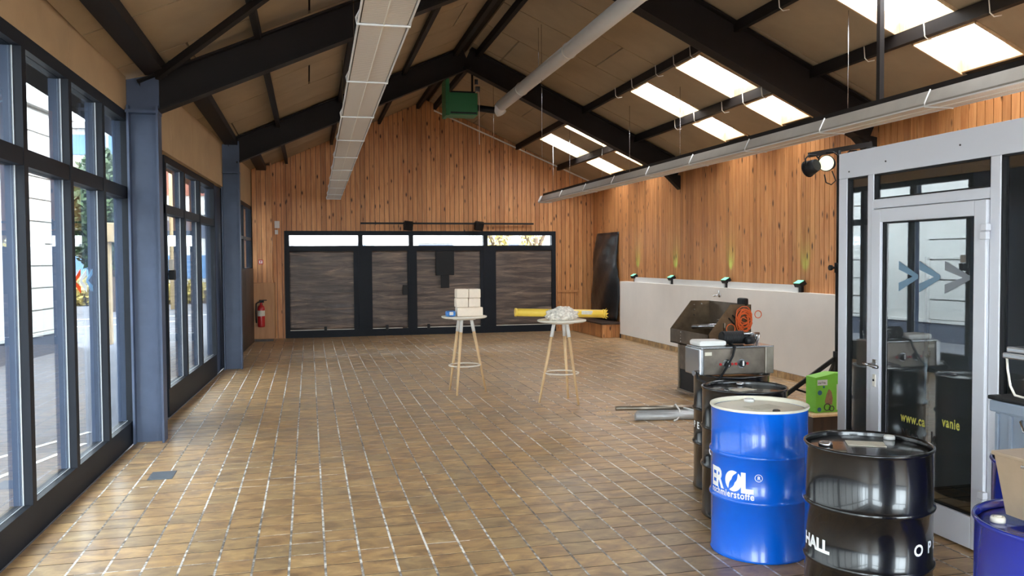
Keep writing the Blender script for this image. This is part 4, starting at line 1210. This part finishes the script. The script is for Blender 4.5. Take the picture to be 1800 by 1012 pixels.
# ---- black plastic sheet in the far right corner
random.seed(21)
nx, nz = 16, 26
vs = []; fs = []
for j in range(nz + 1):
    v = j / nz
    z = 2.37 - v * 2.015
    yl = 19.05 + 0.38 * min(1.0, v * 2.6) - 0.12 * v * (1 - v)
    yr0 = 17.64 + 0.04 * math.sin(7 * v)
    for i in range(nx + 1):
        u = i / nx
        y = min(yl + (yr0 - yl) * u, 19.38)
        bul = 0.03 + 0.20 * math.sin(PI * u) ** 0.7 * v ** 0.6 * (1 - 0.25 * v) + 0.02 * math.sin(11 * u + 9 * v) + random.uniform(-0.012, 0.012)
        vs.append((XR - 0.03 - max(0.012, bul), y, z))
for j in range(nz):
    for i in range(nx):
        k = j * (nx + 1) + i
        fs.append((k, k + 1, k + nx + 2, k + nx + 1))
b = B(); b.add(vs, fs, True)
M['blackfoil'] = plain('black plastic film', s(24, 24, 26), 0.38, var=0.15, scale=5, bump=0.9)
o = tag(b.build('plastic_sheet', 'blackfoil'), 'creased black plastic sheet hanging in the far corner of the pine walls', 'sheet')
so = o.modifiers.new('thickness', 'SOLIDIFY'); so.thickness = 0.003
# ---- low wooden box in that corner
wbx = thing('wooden_box', (6.48, 18.2, 0.006), 'low pine pipe box under the black plastic sheet', 'box')
B().cbox(6.26, 6.83, 17.26, 19.40, 0.30, 0.335, 0.004).build('lid', 'wood_dark', wbx)
for k in range(5):
    B().box(6.29 + k * 0.105, 6.29 + k * 0.105 + 0.1, 17.29, 17.31, 0.008, 0.30).build('slat', 'wood', wbx)
for k in range(19):
    B().box(6.29, 6.31, 17.32 + k * 0.108, 17.32 + k * 0.108 + 0.1, 0.008, 0.30).build('slat', 'wood', wbx)

# ---- wooden chest and green carton beside the partition
wc = thing('wooden_chest', (4.6, 6.6, 0.006), 'dark wooden chest with a pale top under the green carton', 'chest')
B().cbox(4.30, 5.0, 6.42, 6.85, 0.008, 0.345, 0.01).build('body', 'wood_dark', wc)
B().cbox(4.285, 5.015, 6.40, 6.87, 0.345, 0.37, 0.006).build('top_board', 'oak', wc)
B().cyl((4.45, 6.42, 0.2), (4.45, 6.413, 0.2), 0.03, n=16).build('knot_plug', 'bark', wc)
M['cartongreen'] = plain('green printed carton', s(122, 196, 62), 0.5, var=0.10, scale=5)
M['cartonblue'] = plain('blue print', s(46, 96, 130), 0.5, var=0.1)
M['cartonskin'] = plain('brown print', s(150, 112, 84), 0.5, var=0.3, scale=40)
gc = thing('toy_carton', (4.6, 6.55, 0.371), 'bright green printed toy carton standing on the wooden chest', 'carton')
b = B().prism([(4.36, 6.47, 0.372), (4.80, 6.47, 0.372), (4.80, 6.47, 0.67), (4.70, 6.47, 0.705), (4.55, 6.47, 0.72), (4.45, 6.47, 0.70), (4.36, 6.47, 0.685)], (0, 0.15, 0))
b.build('box', 'cartongreen', gc)
def pr(nm, x0, x1, z0, z1, mat, y=6.4685):
    B().box(x0, x1, y, 6.471, z0, z1).build(nm, mat, gc)
pr('brand_panel', 4.375, 4.475, 0.615, 0.665, 'white')
flat = text_mesh('smarTrike', 0.026, 0.0004)
b = B(); b.add([(4.38 + p.x * 0.72, 6.4675, 0.63 + p.y) for p in flat[0]], flat[1]); b.build('lettering', 'letter_dark', gc, recalc=False)
pr('picture_panel', 4.57, 4.66, 0.39, 0.62, 'white')
for k in range(3):
    pr('picture_mark', 4.595, 4.63, 0.42 + k * 0.07, 0.45 + k * 0.07, 'cartonblue', 6.467)
b = B()
for (cx_, cz_, r_) in ((4.475, 0.42, 0.03), (4.52, 0.405, 0.022)):
    b.tube([(cx_ + r_ * math.cos(k * PI / 10), 6.467, cz_ + r_ * math.sin(k * PI / 10)) for k in range(20)], 0.004, 6, True)
b.build('picture_wheels', 'letter_dark', gc)
b = B().prism([(4.465, 6.4685, 0.44), (4.525, 6.4685, 0.44), (4.53, 6.4685, 0.50), (4.515, 6.4685, 0.56), (4.49, 6.4685, 0.58), (4.47, 6.4685, 0.54), (4.45, 6.4685, 0.47)], (0, 0.002, 0))
b.build('picture_figure', 'cartonskin', gc)
b = B()
for (cx_, cz_, r_) in ((4.40, 0.55, 0.022), (4.395, 0.40, 0.02), (4.44, 0.60, 0.01)):
    b.cyl((cx_, 6.4685, cz_), (cx_, 6.471, cz_), r_, n=14)
b.build('picture_dots', 'cartonblue', gc)
ps = B(); ps.add([(4.02, 5.98, 0.012), (4.34, 5.92, 0.012), (4.40, 6.16, 0.014), (4.08, 6.22, 0.012), (4.02, 5.98, 0.008), (4.34, 5.92, 0.008), (4.40, 6.16, 0.008), (4.08, 6.22, 0.008)], [(0, 1, 2, 3), (7, 6, 5, 4), (0, 4, 5, 1), (1, 5, 6, 2), (2, 6, 7, 3), (3, 7, 4, 0)])
tag(ps.build('paper_sheet', 'white'), 'white sheet of paper on the floor between drum and wooden chest', 'paper')

# ---- fire extinguisher, switches and sign on the corner pier
fe = thing('fire_extinguisher', (-1.02, 18.72, 0.33), 'red fire extinguisher hanging on the corner pier', 'extinguisher')
B().lathe((-1.02, 18.70, 0.33), [(0.06, 0.0), (0.075, 0.01), (0.078, 0.03), (0.078, 0.40), (0.065, 0.45), (0.03, 0.48), (0.022, 0.50), (0.022, 0.53)], 28).build('cylinder', 'red', fe)
B().lathe((-1.02, 18.70, 0.33), [(0.079, 0.24), (0.079, 0.36)], 28, False, False).build('label_band', 'paper', fe)
B().cbox(-1.06, -0.96, 18.675, 18.725, 0.86, 0.90, 0.006).cbox(-1.06, -0.90, 18.69, 18.71, 0.90, 0.92, 0.004).build('valve_handle', 'black', fe)
B().tube([(-1.05, 18.70, 0.88), (-1.12, 18.69, 0.84), (-1.13, 18.69, 0.65), (-1.12, 18.69, 0.42)], 0.013, 8).build('hose', 'black', fe)
B().cbox(-1.05, -0.99, 18.77, 18.80, 0.6, 0.84, 0.004).build('wall_bracket', 'black', fe)
sg = thing('fire_sign', (-1.02, 18.84, 1.74), 'small square fire extinguisher sign on the corner pier', 'sign')
B().cbox(-1.07, -0.97, 18.842, 18.848, 1.69, 1.79, 0.002).build('plate', 'red', sg)
B().box(-1.052, -0.988, 18.839, 18.842, 1.71, 1.772).build('white_field', 'white', sg)
B().box(-1.03, -1.012, 18.837, 18.839, 1.715, 1.765).box(-1.04, -1.0, 18.837, 18.839, 1.752, 1.765).build('symbol', 'red', sg)
sw = thing('wall_thermostat', (-0.70, 19.42, 2.4), 'two small white control boxes on the pine wall beside the far window', 'thermostat')
B().cbox(-0.74, -0.63, YB - 0.06, YB - 0.021, 2.50, 2.66, 0.006).build('upper_box', 'white', sw)
B().cbox(-0.735, -0.665, YB - 0.06, YB - 0.021, 2.36, 2.46, 0.006).build('lower_box', 'white', sw)

# ---- lighting rail above the far window
rl = thing('lighting_rail', (3.2, YB - 0.3, 2.6), 'thin dark lighting rail above the far window', 'rail')
B().box(1.16, 5.28, YB - 0.14, YB - 0.10, 2.595, 2.635).build('rail', 'black', rl)
for xq in (1.3, 3.2, 5.1):
    B().box(xq - 0.015, xq + 0.015, YB - 0.10, YB - 0.021, 2.60, 2.63).build('bracket', 'black', rl)
for xq, lb in ((2.25, 'above the narrow pane'), (3.92, 'above the third pane')):
    t = thing('floodlight', (xq, YB - 0.2, 2.56), 'square black floodlight on the rail over the far window, ' + lb, 'floodlight', 'floodlights over the far window')
    rm = Matrix.Rotation(0.4, 3, 'X') @ Matrix.Rotation(0.12, 3, 'Y')
    B().obox((xq, YB - 0.22, 2.555), (0.20, 0.10, 0.20), rm).build('housing', 'black', t)
    B().obox((xq, YB - 0.275, 2.535), (0.17, 0.01, 0.17), rm).build('front_glass', 'steel_dark', t)
    B().tube([(xq - 0.11, YB - 0.2, 2.55), (xq - 0.10, YB - 0.12, 2.64), (xq + 0.10, YB - 0.12, 2.64), (xq + 0.11, YB - 0.2, 2.55)], 0.008, 6).build('yoke', 'black', t)

# ---- long pendant trough fixtures
def trough(xn, yn, xf, yf, z, label, wires, flip):
    t = thing('trough_fixture', ((xn + xf) / 2, (yn + yf) / 2, z), label, 'ceiling fixture', 'long trough fixtures under the roof')
    L = Vector((xf - xn, yf - yn, 0)); ln = L.length; u = L.normalized(); sd = Vector((u.y, -u.x, 0))
    def P(d_, a, h): 
        return Vector((xn, yn, z)) + u * d_ + sd * a + Vector((0, 0, h))
    w0, w1, hh = 0.14, 0.085, 0.135
    pr_ = [(-w0, 0.0), (-w0, 0.02), (-w1, hh), (w1, hh), (w0, 0.02), (w0, 0.0), (w0 - 0.008, 0.0), (w0 - 0.008, 0.015), (w1 - 0.006, hh - 0.008), (-w1 + 0.006, hh - 0.008), (-w0 + 0.008, 0.015), (-w0 + 0.008, 0.0)]
    n = len(pr_)
    vs = [P(d_, a, h) for d_ in (0, ln) for a, h in pr_]
    b = B(); b.add(vs, [(i, (i + 1) % n, n + (i + 1) % n, n + i) for i in range(n)])
    b.add([P(0, -w0, 0), P(0, w0, 0), P(0, w1, hh), P(0, -w1, hh)], [(0, 1, 2, 3)])
    b.add([P(ln, -w0, 0), P(ln, w0, 0), P(ln, w1, hh), P(ln, -w1, hh)], [(0, 1, 2, 3)])
    b.build('reflector', 'reflector', t)
    B().bar(P(0, 0, hh + 0.035), P(ln, 0, hh + 0.035), 0.075, 0.05).build('top_rail', 'steel_dark', t)
    for a in (-0.045, 0.045):
        B().cyl(P(0.05, a, 0.07), P(ln - 0.05, a, 0.07), 0.018, n=10).build('tube', 'white_metal', t)
    k = 0.0; seg = 1.52
    while k < ln - 0.05:
        k1 = min(k + seg, ln)
        q = B().bar(P(k + 0.012, -w0 * 0.47, -0.004), P(k1 - 0.012, -w0 * 0.47, -0.004), w0 * 0.90, 0.006).build('mesh_panel', 'lampgrid', t)
        q = B().bar(P(k + 0.012, w0 * 0.47, -0.004), P(k1 - 0.012, w0 * 0.47, -0.004), w0 * 0.90, 0.006).build('mesh_panel', 'lampgrid', t)
        ft = 0.006
        B().tube([P(k1, -w1 - 0.005, hh + 0.008), P(k1, -w0 - 0.012, 0.022), P(k1, -w0 - 0.010, -0.012), P(k1, w0 + 0.010, -0.012), P(k1, w0 + 0.012, 0.022), P(k1, w1 + 0.005, hh + 0.008)], 0.007, 6).build('frame_hoop', 'white', t)
        k = k1
    for sgn in (-1, 1):
        B().bar(P(0, sgn * (w0 + 0.002), -0.004), P(ln, sgn * (w0 + 0.002), -0.004), 0.010, 0.012).build('edge_rail', 'white', t)
    B().bar(P(0, 0, -0.010), P(ln, 0, -0.010), 0.006, 0.006).build('centre_rail', 'white_metal', t)
    for d_ in wires:
        p = P(d_, 0, hh + 0.06)
        B().cyl(p, (p.x, p.y, roofz(p.x) - 0.01), 0.004, n=6).build('hanger_wire', 'chrome', t)
    return t
trough(0.415, 3.2, 0.53, 18.1, 3.08, 'long pale mesh covered trough fixture hanging over the glazed side', (2.0, 5.0, 8.4, 11.6, 14.4), 1)
trough(5.44, 3.2, 5.32, 18.5, 3.08, 'long trough fixture hanging in front of the pine wall and skylights', (4.3, 8.2, 11.5, 14.6), -1)
hb_ = B().bar((5.44, 7.05, 3.28), (5.44, 7.05, roofz(5.44) - 0.002), 0.05, 0.05, (0, 1, 0)).build('hanger_post', 'steel_dark')
tag(hb_, 'dark square hanger post from the roof down to the long fixture by the pine wall', 'post')

# ---- round duct and green air heater under the ridge
dc = thing('air_duct', (3.37, 9.0, 4.5), 'long round white air duct under the ridge', 'duct')
B().cyl((3.37, 3.5, 4.5), (3.37, 14.45, 4.5), 0.10, n=28).build('tube', 'white', dc)
B().tube([(3.37, 14.4, 4.5), (3.37, 14.55, 4.49), (3.39, 14.66, 4.44), (3.42, 14.68, 4.40)], 0.10, 20).build('elbow', 'white', dc)
for yy in (5.5, 8.0, 10.5, 13.0):
    B().tube([(3.37 + 0.104 * math.cos(k * PI / 12), yy, 4.5 + 0.104 * math.sin(k * PI / 12)) for k in range(24)], 0.006, 6, True).build('joint_band', 'white_metal', dc)
for yy in (6.0, 12.0):
    B().cyl((3.37, yy, 4.6), (3.37, yy, roofz(3.37) - 0.005), 0.004, n=6).build('hanger_wire', 'chrome', dc)
gh = thing('air_heater', (2.74, 15.0, 4.36), 'dark green air heater box hanging under the ridge', 'heater')
B().cbox(2.48, 3.02, 14.85, 15.25, 4.38, 4.78, 0.012).build('body', 'green', gh)
B().cbox(2.43, 2.50, 14.83, 15.27, 4.36, 5.02, 0.008).build('side_bracket', 'green', gh)
B().box(2.52, 3.0, 14.842, 14.85, 4.40, 4.43).build('lower_slot', 'black', gh)
B().cbox(2.54, 2.98, 14.88, 15.22, 4.78, 4.81, 0.004).build('top_opening', 'black', gh)
B().cyl((2.96, 15.05, 4.8), (2.96, 15.05, roofz(2.96) - 0.14), 0.02, n=10).build('hanger_rod', 'steel_dark', gh)
B().cyl((2.46, 15.05, 5.0), (2.46, 15.05, roofz(2.46) - 0.01), 0.02, n=10).build('hanger_rod', 'steel_dark', gh)
B().cbox(2.98, 3.06, 14.83, 14.9, 4.80, 4.90, 0.006).cbox(2.97, 3.03, 14.85, 14.9, 4.93, 5.03, 0.006).build('control_box', 'chrome', gh)
B().cyl((3.02, 14.95, 4.53), (3.32, 14.75, 4.46), 0.06, n=16).build('outlet_pipe', 'black', gh)
B().tube([(3.03, 14.86, 4.88), (3.05, 14.85, 4.6), (3.045, 14.85, 4.3), (3.045, 14.85, 3.85)], 0.005, 6).build('control_cable', 'white_metal', gh)
for (xx, yy, z0) in ((3.39, 15.2, 3.85), (3.37, 11.83, 3.25), (5.2, 16.2, 3.3), (5.3, 13.2, 3.22)):
    o = B().cyl((xx, yy, z0), (xx, yy, roofz(xx) - 0.002), 0.004, n=6).build('hanging_wire', 'chrome')
    tag(o, 'thin bare wire hanging from the roof, ' + {3.85: 'next to the green air heater', 3.25: 'ending below the round duct', 3.3: 'near the far skylights', 3.22: 'above the fixture by the pine wall'}[z0], 'wire', 'bare hanging wires')

# ---- stickers on the nearest glazing
X_ = lambda y: lx(A1, B1, y) - 0.0485
def film_mat(name, col):
    k = NT(name)
    k.b.inputs['Base Color'].default_value = col
    tl = k.new('ShaderNodeBsdfTranslucent'); tl.inputs['Color'].default_value = col
    mx = k.new('ShaderNodeMixShader'); mx.inputs[0].default_value = 0.6
    k.link(k.b.outputs[0], mx.inputs[1]); k.link(tl.outputs[0], mx.inputs[2]); k.link(mx.outputs[0], k.out.inputs['Surface'])
    return k.m
M['sticker_o'] = film_mat('orange film', s(232, 130, 80))
M['sticker_w'] = film_mat('white film', s(226, 226, 226))
M['sticker_b'] = film_mat('pale blue film', s(170, 200, 224))
stk = thing('window_sticker', (X_(7.2), 7.2, 1.6), 'three arrow stickers in orange, white and pale blue on the window', 'sticker')
for k, (yt, mt) in enumerate(((6.93, 'sticker_o'), (7.11, 'sticker_w'), (7.30, 'sticker_b'))):
    b = B()
    chevron(b, X_(7.2), yt, yt + 0.20, 1.605, 0.095, 0.05, 0.002)
    b.build('arrow', mt, stk)
# intercom handset on the first column, floor hatch
ic = thing('key_box', (-1.51, 10.02, 1.55), 'black key box hanging at the edge of the nearer slate blue column', 'box')
B().cbox(-1.54, -1.47, 9.98, 10.06, 1.55, 1.66, 0.01).build('box', 'black', ic)
B().cbox(-1.56, -1.53, 9.99, 10.05, 1.60, 1.63, 0.006).build('bracket', 'black', ic)
B().cbox(-1.54, -1.485, 9.99, 10.05, 1.665, 1.78, 0.01).build('grip', 'white_metal', ic)
fh = B().cbox(-1.285, -1.095, 7.075, 7.335, 0.0065, 0.011, 0.002)
M['hatch'] = plain('grey steel plate', s(104, 110, 118), 0.45, 0.3, var=0.1)
o = tag(fh.build('floor_hatch', 'hatch'), 'small grey steel hatch plate set in the tile floor near the window', 'hatch')
cr_ = B()
random.seed(9)
for k in range(26):
    x_, y_ = 3.25 + random.gauss(0, 0.16), 8.95 + random.gauss(0, 0.28)
    r_ = random.uniform(0.004, 0.012)
    cr_.lathe((x_, y_, 0.006), [(r_, 0.0), (r_ * 0.8, r_ * 0.6), (r_ * 0.2, r_ * 0.8)], 6)
o = cr_.build('crumbs', 'oak'); tag(o, 'pale crumbs scattered on the floor near the bar table', 'crumbs', kind='stuff')

# ================================================================== OUTSIDE
gnd = B().box(-70, 60, -40, 90, -0.3, -0.06)
g0 = gnd.build('ground', 'asphalt'); struct(g0, 'grey asphalt yard and road outside')
for (a_, b_, w_) in (((-9.0, 24.0), (-4.0, 27.0), 0.12), ((-12.0, 27.5), (0.0, 31.0), 0.12), ((-3.2, 5.6), (-2.2, 9.0), 0.05), ((-3.6, 7.0), (-2.3, 9.6), 0.05)):
    B().bar((a_[0], a_[1], -0.056), (b_[0], b_[1], -0.056), w_, 0.006).build('road_marking', 'white', g0)
# white rusticated building
bl = thing('stone_building', (-5.2, 14, -0.06), 'white building with grooved stone courses beside the yard', 'building')
def fx(y): return -5.32 + 0.117 * (y - 16.29)
def fbox(y0, y1, z0, z1, dout, mat, nm):
    B().hexa([(fx(y0) - 3, y0, z0), (fx(y0) + dout, y0, z0), (fx(y1) + dout, y1, z0), (fx(y1) - 3, y1, z0), (fx(y0) - 3, y0, z1), (fx(y0) + dout, y0, z1), (fx(y1) + dout, y1, z1), (fx(y1) - 3, y1, z1)]).build(nm, mat, bl)
fbox(-6, 19.4, -0.06, 9.5, 0.0, 'facade', 'wall')
fbox(-6, 19.45, -0.06, 0.34, 0.07, 'plinth', 'plinth')
fbox(-6, 19.45, 0.34, 0.40, 0.09, 'facade', 'plinth_cap')
z = 0.42
k = 0
while z < 4.6:
    for (ya, yb_) in ((16.9, 19.42), (12.6, 15.3), (7.6, 11.2), (2.0, 6.2)):
        fbox(ya, yb_, z, z + 0.40, 0.045, 'facade', 'stone_course')
    z += 0.43
fbox(-6, 19.46, 4.75, 5.05, 0.16, 'facade', 'cornice')
for ya in (6.4, 11.6, 15.5):
    fbox(ya, ya + 1.0, 5.6, 7.6, 0.03, 'blueband', 'upper_window')
# post and box head that stand in for a reflection in the window glass
pp = thing('reflection_post', (-4.35, 19.9, -0.06), 'beige post and box head standing in for a reflection in the glazing', 'post')
B().cbox(-4.46, -4.25, 19.8, 20.0, -0.06, 2.2, 0.01).build('shaft', 'post', pp)
B().cbox(-4.62, -3.98, 19.7, 20.1, 2.2, 2.62, 0.02).build('head', 'post', pp)
# foliage builder
def crown(c, r, n, size, name, mat, parent, seed):
    rnd = random.Random(seed)
    b = B()
    for k in range(n):
        while True:
            p = Vector((rnd.uniform(-1, 1), rnd.uniform(-1, 1), rnd.uniform(-1, 1)))
            if 0.25 < p.length < 1: break
        q = Vector((c[0] + p.x * r[0], c[1] + p.y * r[1], c[2] + p.z * r[2]))
        u = Vector((rnd.gauss(0, 1), rnd.gauss(0, 1), rnd.gauss(0, 1))).normalized()
        w = u.orthogonal().normalized()
        s_ = size * rnd.uniform(0.6, 1.3)
        b.add([q - u * s_, q + w * s_ * 0.5, q + u * s_, q - w * s_ * 0.5], [(0, 1, 2, 3)])
    o = b.build(name, mat, parent, recalc=False); o['kind'] = 'stuff'
def tree(x, y, h, r, label, seed, mat='leaf'):
    t = thing('tree', (x, y, -0.06), label, 'tree', 'trees outside')
    B().cyl((x, y, -0.06), (x + 0.1, y, h * 0.55), 0.18, 0.10, 10).build('trunk', 'bark', t)
    B().cyl((x + 0.08, y, h * 0.4), (x + 0.8, y + 0.2, h * 0.75), 0.08, 0.04, 8).cyl((x + 0.05, y, h * 0.42), (x - 0.7, y - 0.3, h * 0.75), 0.08, 0.04, 8).build('branches', 'bark', t)
    crown((x, y, h * 0.58), (r, r, h * 0.38), 4200 if h > 6 else 500, 0.16 if h > 6 else 0.11, 'leaves', mat, t, seed)
tree(-9.9, 31, 6.6, 1.4, 'dark green tree behind the corner of the stone building', 1)
tree(-7.1, 33, 6.1, 1.55, 'dark green tree seen past the post that stands in for a reflection', 2)
tree(6.1, 27, 4.6, 0.5, 'light green tree outside the far window', 3, 'leaf_yellow')
tree(7.9, 29, 4.6, 0.5, 'thin light green tree outside the far window, away from the yard', 4, 'leaf_yellow')
hg = thing('hedge', (-6, 38.5, -0.06), 'yellow green hedge along the far side of the road', 'hedge')
B().box(-14, -3.8, 38.3, 38.7, -0.06, 0.5).build('stems', 'bark', hg)
crown((-9, 38.5, 0.4), (5.6, 0.8, 0.75), 5000, 0.14, 'leaves', 'leaf_yellow', hg, 6)
mb = thing('office_building', (-9, 46, -0.06), 'low modern building with blue glass bands beyond the hedge', 'building')
B().box(-22, 2, 46, 54, -0.06, 8.5).build('wall', 'facade', mb)
for k, (z0, z1, mt) in enumerate(((0.9, 2.1, 'blueband'), (3.0, 3.9, 'plinth'), (5.2, 6.6, 'brickred'), (7.2, 8.2, 'blueband'))):
    for q in range(8):
        B().box(-21.6 + q * 2.95, -21.6 + q * 2.95 + 2.8, 45.93, 46, z0, z1).build('window_band', mt, mb)
B().box(-22.3, 2.3, 45.6, 54.2, 8.5, 8.8).build('roof_edge', 'facade', mb)
B().box(-22.2, 2.2, 45.7, 46, 4.2, 4.5).build('canopy', 'facade', mb)
wb2 = thing('white_building', (4, 34, -0.06), 'pale building across the street behind the far window', 'building')
B().box(-3, 14, 34, 42, -0.06, 10).build('wall', 'facade', wb2)
for q in range(5):
    B().box(-2 + q * 3.2, -0.6 + q * 3.2, 33.94, 34, 1.2, 2.4).build('window', 'plinth', wb2)
    B().box(-2.1 + q * 3.2, -0.5 + q * 3.2, 33.9, 34, 2.45, 2.6).build('lintel', 'facade', wb2)
lp = thing('lamp_pole', (-5.1, 34.0, -0.06), 'thin pale lamp pole on the road seen through the second glazed bay', 'pole')
B().cyl((-5.1, 34, -0.06), (-5.1, 34, 6.5), 0.09, 0.06, 10).build('shaft', 'post', lp)
B().cyl((-5.1, 34, 6.45), (-4.2, 34, 6.6), 0.04, n=8).build('arm', 'post', lp)
